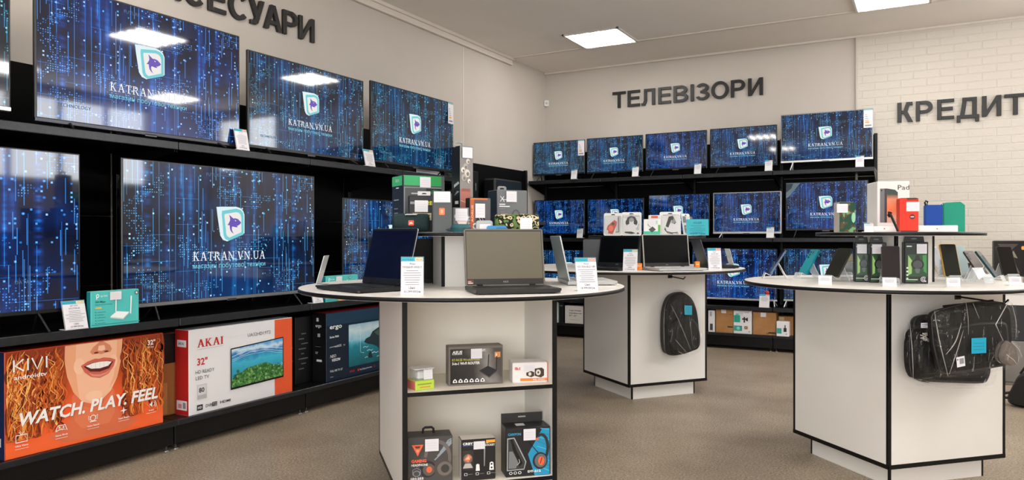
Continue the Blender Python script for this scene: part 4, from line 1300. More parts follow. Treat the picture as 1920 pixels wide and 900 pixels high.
back_carton('wide brown carton with a white sticker, second plain one at the back wall foot', -1.60, -1.368, .24, KRAFT, lambda p: (p.rect(.16, .02, .232, .034, M('#2a1c10', .6)), p.rect(.115, .01, .1165, .235, M('#8f6438', .6)), p.ring(.15, .02, .006, .010, M('#4a3018', .6))), st=(.08, .19, .055, .045))
back_carton('small white and teal carton in front of a brown one beside the right table', -1.357, -1.236, .155, CARD_W, lambda p: (p.rect(.004, .03, .05, .085, M('#2aa595', .5)), p.rect(.07, .05, .10, .09, M('#23282a', .5)), p.rect(.08, .09, .09, .12, M('#23282a', .5)), p.rect(.09, .02, .105, .035, M('#b9b9b9', .5))), y=8.07, d=.10)
back_carton('brown carton half hidden behind the small teal one beside the right table', -1.36, -1.19, .20, KRAFT, lambda p: p.rect(.01, .11, .06, .19, M('#cdbb9a', .6)), y=8.19, d=.16)
k = back_carton('white notice carton with black printed lines left of the middle table', -3.776, -3.50, .212, M('#dedbd6', .6), lambda p: (p.text('У нас можна', .055, .150, .016, INK, w=.155, it=.1, bold=.01), p.text('оплатити в чек', .055, .118, .016, INK, w=.165, it=.1, bold=.01), p.text('32" - 43"', .055, .088, .016, INK, w=.10, it=.1, bold=.01), p.rect(.06, .045, .19, .049, M('#bdbab4', .6))), y=8.09, d=.12)
back_carton('white and teal carton beside the white notice carton, half hidden by the near table', -3.99, -3.87, .26, M('#c9d6da', .6), lambda p: (p.rect(.02, .05, .10, .13, M('#2c6a78', .6)), p.rect(.02, .16, .10, .24, M('#8fb0b8', .6))))
back_carton('slim black carton between the notice carton and the white and teal one', -3.855, -3.80, .26, M('#15171a', .5), lambda p: p.rect(.01, .2, .04, .21, GREY_TXT))

# ------------------------------------------------------------------ goods in the open compartments of the near table
S1 = 'boxed accessories in the near table compartments'
k = carton('black router carton with a grey router picture on the upper shelf of the near table', (-1.813, 2.692, .552), 44, .244, .07, .172, M('#6d665f', .5), 'router box', S1)
GRADR = NT('printed_dark_gradient'); _c = GRADR.sep(GRADR.coord())
GRADR.base(GRADR.ramp(GRADR.add(GRADR.mul(_c[0], 3.2), GRADR.add(GRADR.mul(_c[2], 1.2), GRADR.mul(GRADR.noise(GRADR.coord(), 9, 3), .35))), [(0.25, '#0c0c0d'), (0.6, '#2c2a28'), (0.85, '#8a8580'), (1.1, '#4a4744')]), .4)
def router(p):
    w_, y_, d_ = M('#efece9', .5), M('#d6d44a', .5), M('#17181a', .5)
    p.rect(.008, .008, .239, .160, GRADR.m)
    p.text('ASUS', .016, .140, .013, w_, w=.045, bold=.03, it=.15).rect(.016, .136, .060, .1375, w_).text('FAST.', .138, .147, .009, w_, bold=.03)
    p.text('RT-N12E Wireless-N300', .016, .108, .010, y_, w=.123).text('3-in-1 Wi-Fi ROUTER', .016, .092, .0115, w_, w=.123, bold=.03)
    p.rect(.206, .118, .232, .142, M('#d98a4a', .5)).text('3', .210, .124, .012, w_, bold=.04)
    p.poly([(.135, .062), (.175, .082), (.215, .062), (.180, .034)], d_).poly([(.135, .062), (.180, .034), (.180, .029), (.135, .057)], M('#55524f', .5)).poly([(.180, .034), (.215, .062), (.215, .056), (.180, .029)], M('#3a3836', .5))
    p.line([(.176, .080), (.179, .132)], .004, d_).line([(.214, .060), (.215, .124)], .004, d_)
    for i in range(6):
        x = .018 + i * .0245
        p.poly([(x, .014), (x + .020, .014), (x + .018, .024), (x + .010, .031), (x + .002, .024)], w_).ell(x + .010, .021, .004, .004, d_)
    for i in range(5):
        p.rect(.145 + i * .011, .150, .15 + i * .011, .1515, GREY_TXT)
face_part(k, 'front_print', router)
face_part(k, 'price_sticker', lambda p: (setattr(p, 'k', 50), sticker(p, .098, .117, .050, .043)))
k = carton('white speaker carton with an orange end on the upper shelf of the near table', (-1.604, 2.888, .552), 38, .158, .10, .090, M('#e9e4e2', .5), 'speaker box', S1)
def spk(p):
    b_ = M('#3b2a20', .5)
    p.text('f&d', .010, .058, .013, M('#c9302a', .5), bold=.02)
    p.poly([(.062, .045), (.085, .052), (.098, .046), (.098, .030), (.085, .024), (.062, .032)], b_).poly([(.100, .062), (.132, .066), (.142, .058), (.142, .030), (.128, .022), (.100, .030)], b_)
    p.ell(.078, .039, .007, .008, M('#d9d2cc', .4)).ell(.116, .045, .011, .013, M('#d9d2cc', .4)).ell(.116, .045, .004, .005, b_)
    p.poly([(.035, .008), (.156, .008), (.156, .020), (.035, .020)], M('#e8852f', .5)).text('HQ SPEED', .092, .010, .008, PAPER, w=.055, bold=.02)
face_part(k, 'front_print', spk)
face_part(k, 'price_sticker', lambda p: (setattr(p, 'k', 30), sticker(p, .052, .052, .046, .026)))
MB().box(.1581, .1595, .002, .098, .002, .088, M('#e8703a', .5)).build('orange_end', k)
t = thing('gadget_box', 'small pink and green box under a clear lid on the upper shelf', 'box', (-1.859, 2.583, .552), 62, S1)
mb = MB().box(-.045, .045, -.0, .085, 0, .040, M('#b9d24a', .5), .003)
Print(mb, (-.045, .085, 0), (0, -1, 0), (0, 0, 1)).rect(.002, .002, .083, .038, M('#d9746c', .5)); Print(mb, (-.045, 0, 0), (1, 0, 0), (0, 0, 1)).rect(.01, .022, .075, .028, M('#8aa02c', .5)).rect(.02, .010, .07, .015, M('#d98a3a', .5))
mb.T = Matrix.Identity(4); mb.build('base', t)
MB().prism([(-.036, .010), (.036, .010), (.036, .075), (-.036, .075)], .040, .088, ACRYLIC, 'z').build('clear_cover', t)
MB().box(-.022, .022, .022, .062, .041, .078, M('#e4e2e2', .4), .006).build('gadget', t)
MB().prism(rrect(-.045, .045, -.002, .086, .008), .088, .091, M('#d2d0ce', .4), 'z').build('hang_tab', t)
mb = MB(); sticker(Print(mb, (-.002, .008, .042), (1, 0, 0), (0, .05, 1)), 0, 0, .042, .042); mb.T = Matrix.Identity(4); mb.build('price_sticker', t)

# lower compartment
HB = M('#3b3a39', .45)
def cup_swirl(p, x, y, s, m1, m2):
    p.ring(x, y, s * .55, s, m1).ell(x, y, s * .5, s * .5, m2)
SZ = .105
t = carton('dark grey headphone carton with an orange emblem at the lower left of the near table', (-1.923, 2.544, .15), 41, .192, .10, .200, HB, 'headphone box', S1, name='headphone_box')
def gh(p):
    o_, w_, d_, g_ = M('#e8633a', .5), M('#e6e3e0', .5), M('#1f1e1e', .5), M('#5d5854', .4)
    p.poly([(.003, .003), (.189, .003), (.189, .242), (.10, .242)], M('#454240', .5))
    for i in range(4):
        p.line([(.115 + .012 * i, .12 + .02 * i), (.15 + .008 * i, .16 + .02 * i), (.188, .205 + .008 * i)], .006, M('#8d969c', .4))
    # headphones: band and two cups
    p.line([(.108 + .052 * math.cos(R(q)) + .02, .13 + .085 * math.sin(R(q))) for q in range(-20, 190, 15)], [.012 + .008 * (1 - abs(q - 85) / 105) for q in range(-20, 190, 15)], M('#6a625c', .4))
    p.ell(.085, .075, .036, .044, d_).ell(.090, .072, .026, .032, M('#5a524d', .5)).ell(.092, .072, .012, .016, o_)
    p.ell(.150, .075, .038, .050, M('#4a433f', .4)).ell(.158, .073, .032, .037, M('#6e665f', .4)).ell(.160, .073, .018, .022, M('#3a3431', .5))
    p.poly([(.018, .205), (.068, .205), (.043, .145)], o_).poly([(.030, .198), (.056, .198), (.050, .186), (.036, .186)], M('#5a2a1a', .5)).poly([(.036, .178), (.050, .178), (.043, .162)], M('#f2a083', .5))
    p.text('GAMING', .016, .113, .017, o_, w=.064, bold=.05).text('HEADPHONE', .016, .094, .012, w_, w=.07, bold=.03)
    p.ring(.038, .055, .012, .016, GREY_TXT).line([(.022, .05), (.022, .075), (.038, .085), (.054, .075), (.054, .05)], .003, GREY_TXT)
    p.text('GH-253', .012, .024, .012, w_, w=.055, bold=.04).rect(.010, .017, .070, .0185, w_)
face_part(t, 'front_print', gh, sv=.816)
face_part(t, 'price_sticker', lambda p: (setattr(p, 'k', 45), sticker(p, .074, .138, .058, .052)))
mb = MB(); mb.tube([(.07, .06, .2), (.072, .06, .218), (.08, .06, .224), (.108, .06, .224), (.116, .06, .218), (.118, .06, .2)], .005, DARK); mb.build('handle', t)
t = carton('black and white microphone kit carton in the lower middle of the near table', (-1.745, 2.689, .15), 43, .150, .075, .178, M('#17171a', .4), 'box', S1, tm=M('#d8d2cc', .5), lm=M('#cfc9c2', .5))
def kit(p):
    w_ = M('#eceae7', .5)
    p.text('CRBY', .006, .195, .013, w_, w=.045, bold=.04).rect(.006, .190, .05, .192, M('#6a8fd0', .5)).text('SOCKET', .102, .183, .011, w_, w=.045, bold=.03).rect(.108, .200, .148, .216, M('#e8a22f', .5)).text('USB', .106, .1965, .005, w_)
    p.rect(.004, .06, .052, .165, M('#2f2a28', .5)).ell(.028, .12, .020, .026, M('#6b625c', .5)).poly([(.010, .115), (.030, .145), (.045, .13), (.030, .10)], M('#d97a56', .5)).poly([(.016, .118), (.032, .135), (.036, .116)], M('#f0b898', .5)).poly([(.006, .07), (.05, .07), (.04, .095), (.015, .095)], M('#b9b2ab', .5))
    p.line([(.100, .075), (.101, .175)], [.004, .007], M('#8f8f90', .4))
    p.poly([(.062, .052), (.080, .052), (.078, .086), (.070, .090), (.064, .086)], w_).poly([(.122, .052), (.142, .052), (.140, .092), (.132, .097), (.124, .092)], w_).ell(.132, .084, .004, .005, DARK).ell(.132, .065, .004, .005, DARK)
    for i in range(3):
        x = .012 + i * .05
        p.rect(x, .030, x + .013, .044, w_).rect(x + .002, .032, x + .011, .042, DARK).rect(x + .016, .036, x + .036, .038, GREY_TXT)
face_part(t, 'front_print', kit, sv=.80)
face_part(t, 'price_sticker', lambda p: (setattr(p, 'k', 45), sticker(p, .052, .136, .050, .034)))
t = carton('black and blue headset carton with hang tab, lower right of the near table', (-1.603, 2.824, .15), 42, .200, .10, .216, M('#1a1c1f', .4), 'headphone box', S1, name='headphone_box')
def canyon(p):
    b_, w_, o_ = M('#1f8fb8', .45), M('#e6e6e4', .5), M('#e8643a', .5)
    p.poly([(.198, .003), (.198, .235), (.165, .235), (.100, .110), (.13, .003)], b_)
    for i in range(9):
        p.line([(.125 + .004 * i, .06 + .022 * i), (.197, .02 + .026 * i)], .003, M(('#58c0dd', '#157a9e')[i % 2], .4))
    p.text('CANYON', .010, .208, .012, M('#3aa5c9', .5), w=.058, bold=.03)
    p.line([(.160 + .030 * math.cos(R(q)), .140 + .065 * math.sin(R(q))) for q in range(-60, 130, 15)], .013, M('#26282b', .4))
    p.ell(.155, .075, .034, .042, M('#26282b', .4)).ell(.157, .075, .027, .034, M('#63686c', .4)).ell(.160, .073, .014, .022, o_).line([(.155, .06), (.163, .09)], .003, DARK)
    p.line([(.105, .170), (.145, .115)], .003, DARK).poly([(.118, .190), (.15, .19), (.146, .178), (.12, .18)], o_)
    p.text('DT-212', .098, .020, .011, w_, w=.06, bold=.05)
    for i in range(3):
        p.ring(.022 + i * .020, .022, .005, .0075, w_, 14)
face_part(t, 'front_print', canyon, sv=.88)
def win(p):
    p.k = 30
    p.poly([(.004, .034), (.082, .036), (.092, .075), (.038, .198), (.006, .196)], M('#a5a8a8', .3)).poly([(.008, .039), (.080, .041), (.087, .074), (.036, .193), (.010, .191)], M('#3a3c3e', .15))
    p.poly([(.012, .045), (.045, .045), (.055, .075), (.030, .13), (.014, .13)], M('#77797a', .2)).poly([(.03, .19), (.045, .14), (.075, .07), (.06, .05), (.05, .09), (.03, .14), (.02, .19)], M('#151617', .2)).line([(.05, .06), (.062, .075), (.058, .09)], .002, M('#d6d8d8', .2))
face_part(t, 'window', win, sv=.88)
face_part(t, 'price_sticker', lambda p: (setattr(p, 'k', 60), sticker(p, .078, .160, .055, .050)))
mb = MB().box(.0, .19, .094, .097, .216, .258, M('#2a2b2b', .35)); p = Print(mb, (0, .094, .216), (1, 0, 0), (0, 0, 1)); p.rect(.078, .022, .112, .028, M('#9b9d9a', .4)); mb.T = Matrix.Identity(4); mb.build('hang_tab', t)
mb = MB(); sticker(Print(mb, (.055, .03, .216), (1, 0, 0), (0, 1, 0)), 0, 0, .04, .04); mb.T = Matrix.Identity(4); mb.build('top_sticker', t)

# ------------------------------------------------------------------ goods on the raised shelf of the near table
RU = 1.222
G1 = 'goods on the raised shelf of the near table'
t = carton('large dark carton with a green top band on the raised near shelf', (-2.268, 2.973, RU), 58, .222, .165, .288, M('#55585a', .45), 'box', G1, tm=M('#2f9a5e', .5), lm=M('#141c2c', .5))
def xbox(p):
    p.rect(.002, .217, .203, .262, M('#3fae6e', .5)).rect(.12, .217, .203, .262, M('#2c9a50', .5)).rect(.002, .206, .203, .209, M('#9aa0a0', .5)).rect(.12, .17, .203, .206, M('#16281c', .5)).poly([(.13, .18), (.16, .2), (.20, .195), (.20, .175)], M('#2f6a40', .5)).rect(.04, .178, .085, .183, M('#c9cccc', .5)).rect(.002, .0, .006, .21, M('#9aa0a0', .5))
face_part(t, 'front_print', xbox, sv=1.09)
face_part(t, 'side_print', lambda p: (p.rect(.002, .217, .148, .262, M('#3fae6e', .5)), p.text('XBOX', .05, .235, .013, M('#c6e8d4', .5)), p.rect(.06, .205, .1, .21, PAPER), p.rect(.03, .15, .1, .155, M('#8f98a5', .5)), [p.rect(.035, .03 + i * .02, .09, .034 + i * .02, M('#7e8795', .5)) for i in range(5)]), 'left', d=.165, sv=1.09)
face_part(t, 'price_sticker', lambda p: (setattr(p, 'k', 30), sticker(p, .085, .228, .058, .052)))
t = carton('black and yellow carton with a white hang tab on the raised near shelf', (-2.184, 2.905, RU), 42, .122, .062, .18, M('#0f1012', .4), 'box', G1)
face_part(t, 'front_print', lambda p: (p.text('2E', .085, .135, .018, M('#e0dc3a', .5), w=.028, bold=.015), p.rect(.006, .138, .026, .150, GREY_TXT), p.rect(.016, .06, .108, .095, M('#b9ad84', .5)), p.poly([(.03, .09), (.06, .08), (.09, .072), (.105, .088), (.08, .083), (.05, .092)], M('#2a2620', .5)), p.poly([(.016, .06), (.06, .06), (.05, .07), (.016, .078)], M('#5f7a3a', .5))))
face_part(t, 'price_sticker', lambda p: (setattr(p, 'k', 30), sticker(p, .027, .100, .064, .056)))
mb = MB().box(.045, .107, .028, .031, .18, .202, M('#d5d5d3', .5)); Print(mb, (.045, .028, .18), (1, 0, 0), (0, 0, 1)).poly([(.018, .008), (.045, .008), (.038, .014), (.025, .014)], DARK); mb.T = Matrix.Identity(4); mb.build('hang_tab', t)

def cyl_speaker(label, loc, rz, L, r, m, logo=None, card=None, cap=None, group=G1):
    t = thing('portable_speaker', label, 'speaker', loc, rz, group)
    prof = [(0, -L / 2 + .004), (r * .55, -L / 2), (r * .86, -L / 2 + .002), (r * .97, -L / 2 + .010), (r, -L / 2 + .022), (r, L / 2 - .022), (r * .97, L / 2 - .010), (r * .86, L / 2 - .002), (r * .55, L / 2), (0, L / 2 - .004)]
    MB().lathe(prof, m, 28, True, 'x').build('body', t, (0, 0, r))
    for s_ in (-1, 1):
        MB().lathe([(r * .62, s_ * (L / 2 + .001)), (r * .60, s_ * (L / 2 + .002)), (r * .2, s_ * (L / 2 + .0005))], cap or M('#1c2a26', .5), 24, True, 'x').build('bass_cap', t, (0, 0, r))
    if logo:
        mb = MB().prism(rrect(-.013, .013, -.012, .012, .003), -r * 1.002 - .001, -r * .985, logo, 'y'); p = Print(mb, (-.009, -r * 1.002 - .001, -.004), (1, 0, 0), (0, 0, 1)); p.text('JBL', 0, 0, .008, M('#f5d9d0', .5), w=.018, bold=.04); mb.T = Matrix.Identity(4); mb.build('logo_plate', t, (0, 0, r))
    if card:
        x, w_, h_, tl = card
        mb = MB(); s_, c_ = math.sin(R(tl)), math.cos(R(tl)); p = Print(mb, (x, -r * 1.12, r * .25), (1, 0, 0), (0, s_, c_)); sticker(p, 0, 0, w_, h_); mb.T = Matrix.Identity(4); mb.build('price_card', t)
    return t
DKG = make_paint('dark_green_speaker_cloth', '#0f2224', '#16302f', .7, 120, .3)
t = cyl_speaker('dark green cylinder speaker with a red badge lying on the raised near shelf', (-2.132, 2.853, RU), 36, .172, .045, DKG, M('#e2472e', .5))
mb = MB(); sticker(Print(mb, (-.03, -.035, .082), (1, 0, 0), (.25, .94, .22)), 0, 0, .055, .035); mb.T = Matrix.Identity(4); mb.build('price_card', t)
t = carton('tall dark grey speaker carton with an orange badge on the raised near shelf', (-1.986, 2.82, RU), 36, .089, .089, .18, M('#44494a', .5), 'speaker box', G1)
def jblb(p):
    p.poly(rrect(.030, .056, .074, .104, .004), M('#e8743f', .5)).poly(rrect(.037, .049, .080, .098, .002), M('#f2a27a', .5))
    p.rect(.002, .0, .006, .163, M('#383c3d', .5))
face_part(t, 'front_print', jblb, sv=1.08)
face_part(t, 'price_sticker', lambda p: (setattr(p, 'k', 30), sticker(p, .006, .138, .076, .050)))
t = carton('grey earphone carton with a white printed panel on the raised near shelf', (-1.955, 2.941, RU), 40, .078, .05, .118, M('#6f7173', .5), 'box', G1)
def boom(p):
    p.poly([(.006, .075), (.030, .035), (.060, .028), (.075, .07), (.07, .085), (.01, .085)], M('#d9cfcb', .5)).poly([(.03, .045), (.06, .04), (.066, .07), (.03, .075)], M('#e9d2cc', .5)).text('BOOM', .0, .004, .014, M('#e3e3e1', .5), w=.045, bold=.04)
    for i in range(4):
        p.ring(.078, .03 + .014 * i, .003, .0045, M('#e3e3e1', .5), 12)
face_part(t, 'front_print', boom)
face_part(t, 'price_sticker', lambda p: (setattr(p, 'k', 30), sticker(p, .012, .055, .058, .058)))
t = carton('plain cream carton half hidden behind the tall grey speaker carton', (-2.091, 3.093, RU), 44, .05, .03, .165, M('#d9cfc4', .55), 'box', G1)
face_part(t, 'print', lambda p: p.rect(.004, .004, .046, .02, M('#a8a09a', .5)))
t = carton('tallest slim carton on the raised near shelf, black side and grey front', (-1.984, 3.05, RU), 66, .077, .078, .425, M('#85827f', .5), 'box', G1, lm=M('#08090c', .4))
def tall(p):
    p.rect(.002, .09, .060, .20, M('#a8685a', .5)).rect(.002, .002, .060, .09, M('#76797a', .5))
    for i, (x, y, r) in enumerate(((.045, .325, .012), (.03, .30, .015), (.015, .285, .012), (.04, .27, .018), (.02, .25, .016), (.05, .235, .010))):
        p.ell(x, y, r * .9, r, M(('#cfc8c0', '#a9a29a', '#e0dad2')[i % 3], .5)).ell(x + .003, y - .003, r * .45, r * .5, M('#77706a', .5))
    p.line([(.002, .145), (.060, .128)], .003, M('#dfa99c', .5)).rect(.01, .19, .055, .20, M('#8f5448', .5))
face_part(t, 'front_print', tall, sv=1.075)
face_part(t, 'side_print', lambda p: (p.poly([(.01, .22), (.06, .24), (.05, .25), (.01, .235)], M('#9aa4ac', .5)), p.poly([(.01, .18), (.06, .20), (.04, .205)], M('#7a848c', .5)), p.rect(.02, .14, .05, .155, M('#c9ced2', .5)), p.rect(.0, .0, .065, .11, M('#1c0f10', .5)), p.line([(.0, .12), (.065, .115)], .003, M('#a86a5c', .5))), 'left', d=.065)
face_part(t, 'price_sticker', lambda p: (setattr(p, 'k', 40), sticker(p, .010, .365, .058, .052)))
mb = MB(); mb.tube([(.0, .05, .42), (.002, .05, .445), (.04, .05, .445), (.045, .05, .425)], .005, M('#8d8f8e', .4)); mb.build('handle', t)
t = carton('small black carton with an orange edge on the raised near shelf', (-1.9, 3.005, RU), 54, .108, .057, .166, M('#57585a', .5), 'box', G1, tm=M('#e0712f', .5), lm=M('#0a0a0c', .4))
def aorus(p):
    p.rect(.002, .002, .022, .148, M('#b85a33', .5)).rect(.002, .144, .092, .150, M('#e0712f', .5))
    p._t(); T0 = p.mb.T.copy(); p.mb.T = T0 @ Matrix.Translation((.017, .045, 0)) @ Matrix.Rotation(R(90), 4, 'Z'); p.mb.text('AORUS', 0, 0, .010, M('#e8b08f', .5), w=.075, bold=.03)
    p.poly([(.03, .04), (.09, .03), (.075, .065), (.035, .07)], M('#2a2a2c', .4)).line([(.045, .068), (.065, .035)], .003, M('#b9bcbc', .3)).line([(.06, .067), (.08, .033)], .003, M('#8d9090', .3))
face_part(t, 'front_print', aorus, sv=1.09)
face_part(t, 'price_sticker', lambda p: (setattr(p, 'k', 36), sticker(p, .026, .070, .050, .068)))
t = carton('grey headset carton with a white crossed emblem at the right of the raised near shelf', (-1.903, 3.267, RU), 54, .17, .12, .218, M('#6c6e70', .5), 'headphone box', G1, lm=M('#14202a', .5))
def hyx(p):
    w_ = M('#e6e6e6', .5)
    p.line([(.018, .150), (.030, .165), (.038, .175)], .003, w_).line([(.018, .175), (.030, .163), (.042, .158), (.052, .160)], .003, w_).line([(.030, .163), (.040, .148)], .003, w_)
    p.rect(.012, .134, .045, .139, w_).rect(.012, .124, .05, .129, w_).rect(.045, .124, .07, .129, w_).rect(.012, .114, .045, .116, GREY_TXT).rect(.02, .098, .04, .10, GREY_TXT)
    p.line([(.105 + .022 * math.cos(R(q)), .075 + .035 * math.sin(R(q))) for q in range(0, 181, 20)], .006, M('#4d4f52', .5))
face_part(t, 'front_print', hyx, sv=1.06)
face_part(t, 'price_sticker', lambda p: (setattr(p, 'k', 36), sticker(p, .050, .157, .058, .055)))
mb = MB(); mb.prism([(.025, .218), (.075, .218), (.075, .235), (.065, .241), (.035, .241), (.025, .235)], .05, .053, M('#8a8c8c', .4), 'y'); Print(mb, (.025, .05, .218), (1, 0, 0), (0, 0, 1)).poly([(.012, .006), (.038, .006), (.034, .013), (.016, .013)], DARK); mb.T = Matrix.Identity(4); mb.build('hang_tab', t)
def make_camo(name, scale, cols):
    t = NT(name)
    f = t.noise(t.coord(), scale, 2.5, .5)
    t.base(t.ramp(f, [(0.0, cols[0]), (0.44, cols[1]), (0.52, cols[2]), (0.60, cols[3])], 'CONSTANT'), .7, .3)
    t.bump(t.noise(t.coord(), 500, 1), .3, .002)
    return t.m
CAMO = make_camo('camouflage_cloth', 26, ('#5c7a3c', '#16150f', '#c9bd98', '#1c1b14'))
t = cyl_speaker('camouflage cylinder speaker lying at the right of the raised near shelf', (-1.739, 3.175, RU), 30, .215, .045, CAMO, None, (.015, .058, .060, 8), M('#23281f', .5))
t = thing('portable_speaker', 'flat dark teal round speaker with a carry loop on the raised near shelf', 'speaker', (-1.873, 2.883, RU), 35, G1)
TE = M('#12595f', .6)
MB().lathe([(0, 0), (.036, 0), (.044, .008), (.046, .018), (.042, .030), (.034, .037), (0, .038)], TE, 28).build('body', t)
MB().tube([(-.040, -.01, .012), (-.058, -.01, .010), (-.064, -.006, .012), (-.058, 0, .014), (-.04, 0, .014)], .003, M('#0e3a40', .6)).build('carry_loop', t)
MB().lathe([(.0465, .012), (.0475, .014), (.0475, .020), (.0465, .022)], M('#0b3c42', .5), 28).build('rim', t)
t = thing('watch_case', 'light grey rounded charging case with a card behind the blue speaker', 'case', (-1.799, 2.97, RU), 34, G1)
MB().prism(rrect(-.038, .038, 0, .055, .012), -.02, .02, M('#a9aaa8', .4), 'y').build('body', t)
mb = MB(); sticker(Print(mb, (-.022, -.0215, .002), (1, 0, 0), (0, 0, 1)), 0, 0, .05, .036); mb.T = Matrix.Identity(4); mb.build('price_card', t)
mb = MB(); mb.tube([(-.04 + -.012 * math.cos(R(q)), 0, .028 + .012 * math.sin(R(q))) for q in range(-90, 91, 30)], .004, M('#c4c5c3', .4)); mb.build('loop', t)
t = thing('portable_speaker', 'small bright blue speaker with slanted ribs on the raised near shelf', 'speaker', (-1.734, 2.972, RU), 34, G1)
BL = M('#2a86bd', .5)
MB().prism(rrect(-.046, .046, 0, .030, .010), -.018, .018, BL, 'y').build('body', t)
mb = MB()
for i in range(8):
    mb.prism([(-.006 + i * .006, .006), (-.003 + i * .006, .006), (.004 + i * .006, .022), (.001 + i * .006, .022)], -.0195, -.018, M('#1c6390', .5), 'y')
mb.build('ribs', t)
mb = MB(); mb.tube([(-.040, -.016, .010), (-.056, -.02, .006), (-.060, -.02, .003), (-.04, -.02, .003)], .003, M('#3a9acc', .5)); mb.build('strap', t)

# ------------------------------------------------------------------ goods on the raised shelf of the middle table
RM = 1.21
G2 = 'goods on the raised shelf of the middle table'
def blister(label, loc, rz, w, h, fn, cardm=M('#dcdcda', .5), tilt=8, bul=None):
    t = thing('blister_pack', label, 'blister pack', loc, rz, G2)
    mb = MB(); mb.at(0, 0, 0, 0, -tilt)
    mb.prism(rrect(-w / 2, w / 2, .0, h, .012), 0, .003, cardm, 'y')
    p = Print(mb, (0, 0, 0), (1, 0, 0), (0, 0, 1))
    mb.T = Matrix.Identity(4); mb.build('backing_card', t)
    b = MB()
    s_, c_ = math.sin(R(tilt)), math.cos(R(tilt))
    q = Print(b, (0, -.0005, 0), (1, 0, 0), (0, s_, c_)); fn(q)
    q.poly([(-w * .12, h - .016), (w * .12, h - .016), (w * .07, h - .009), (-w * .07, h - .009)], DARK)
    b.T = Matrix.Identity(4); b.build('print', t)
    c = MB(); c.at(0, 0, 0, 0, -tilt)
    c.prism(rrect(-w / 2 + .008, w / 2 - .008, .008, h - .025, .014), -.026, -.002, PLASTIC, 'y')
    c.T = Matrix.Identity(4); c.build('clear_shell', t)
    return t
def bp_red(p):
    p.poly([(-.055, .02), (.0, .012), (.035, .10), (.01, .12), (-.04, .075)], M('#c5391f', .4)).ell(-.015, .055, .018, .022, M('#e8694a', .4)).ell(.0, .09, .012, .010, M('#3a2a26', .4)).poly([(.02, .02), (.05, .02), (.06, .15), (.035, .15)], M('#b9bab8', .4)).line([(.045, .03), (.04, .14)], .006, M('#3b4a55', .4)).line([(.02, .025), (.05, .03)], .005, M('#4a5a66', .4)).ell(-.045, .03, .012, .014, M('#d8d2cc', .4))
blister('blister pack with a bright red gadget on the raised middle shelf', (-2.067, 5.281, RM), 14, .14, .172, bp_red)
def bp_head(p):
    p.ring(.0, .115, .018, .036, DARK, 20, -20, 200).ell(-.03, .10, .014, .022, DARK).ell(.03, .10, .014, .022, DARK).ell(.0, .12, .018, .016, M('#8f9190', .4)).rect(-.03, .045, .03, .085, PAPER).poly([(-.05, .02), (.0, .012), (.03, .018), (.0, .03), (-.05, .03)], DARK).ring(.045, .05, .006, .009, M('#6a6c6c', .5)).line([(.045, .06), (.055, .09)], .003, M('#6a6c6c', .5)).line([(-.06, .14), (.06, .146)], .003, GREY_TXT).rect(.04, .012, .055, .022, INK)
blister('blister pack with black headphones on the raised middle shelf', (-1.937, 5.33, RM), 18, .148, .178, bp_head)
t = carton('white and teal gadget carton with a dark dongle picture on the raised middle shelf', (-1.85, 5.356, RM), 22, .125, .04, .122, M('#e3e1dd', .5), 'box', G2)
face_part(t, 'front_print', lambda p: (p.rect(.002, .002, .123, .032, M('#34b39a', .5)), p.rect(.105, .03, .123, .08, M('#5aa84a', .5)), p.poly([(.035, .045), (.065, .068), (.09, .045), (.06, .022)], M('#2f2e30', .4)), p.line([(.05, .062), (.03, .085), (.033, .075)], .003, M('#3f3e40', .5)), p.rect(.09, .085, .102, .112, M('#a8c9c4', .5))))
face_part(t, 'price_sticker', lambda p: (setattr(p, 'k', 30), sticker(p, .036, .075, .05, .045)))
t = carton('white carton with an orange corner behind the white and teal one on the middle shelf', (-1.884, 5.566, RM), 22, .115, .03, .158, M('#dcdad6', .5), 'box', G2)
face_part(t, 'front_print', lambda p: (p.rect(.02, .135, .07, .153, M('#dd5a33', .5)), p.rect(.095, .03, .113, .09, M('#5aa84a', .5))))
def bp_mouse(p):
    p.poly([(-.035, .07), (-.01, .145), (.02, .15), (.045, .10), (.03, .085), (.01, .12), (-.015, .06)], DARK).poly([(.005, .10), (.03, .135), (.042, .10), (.02, .09)], M('#8a8c8e', .3)).line([(-.04, .06), (-.03, .03), (.01, .02), (.05, .022)], .006, DARK).line([(-.045, .05), (-.02, .02), (.02, .012)], .005, M('#2d2e30', .4)).rect(.005, .045, .05, .085, PAPER).line([(-.05, .155), (.04, .158)], .003, GREY_TXT).ring(.05, .02, .005, .008, INK)
blister('blister pack with a computer mouse on the raised middle shelf', (-1.681, 5.472, RM), 24, .155, .18, bp_mouse)
blister('blister pack seen nearly edge-on right of the mouse pack', (-1.605, 5.675, RM), 78, .13, .17, lambda p: (p.rect(-.04, .02, .04, .08, M('#3a2a44', .4)), p.poly([(-.03, .06), (.03, .10), (.05, .05)], M('#b9bab8', .4)), p.rect(-.05, .1, .0, .15, M('#26466a', .4))))
t = thing('notice_card', 'turquoise notice card at the right end of the raised middle shelf', 'sign', (-1.498, 5.552, RM), 20)
mb = MB().strip([(0, .002), (.02, .122)], -.082, .082, .002, M('#22a6b3', .5)).strip([(0, .002), (.05, .002)], -.082, .082, .002, M('#22a6b3', .5)); mb.build('card', t)
mb = MB(); p = Print(mb, (-.082, -.0016, .002), (1, 0, 0), (0, .1644, .9864))
p.text('АКЦІЯ', .082, .088, .014, M('#0e5a70', .6), align='c', bold=.02)
for i, w_ in enumerate((.10, .06, .115, .12, .08)):
    p.rect(.082 - w_ / 2, .072 - i * .013, .082 + w_ / 2, .075 - i * .013, M('#147a8c', .6))
p.text('5000 грн', .082, .008, .010, M('#0e5a70', .6), align='c', bold=.02, w=.11)
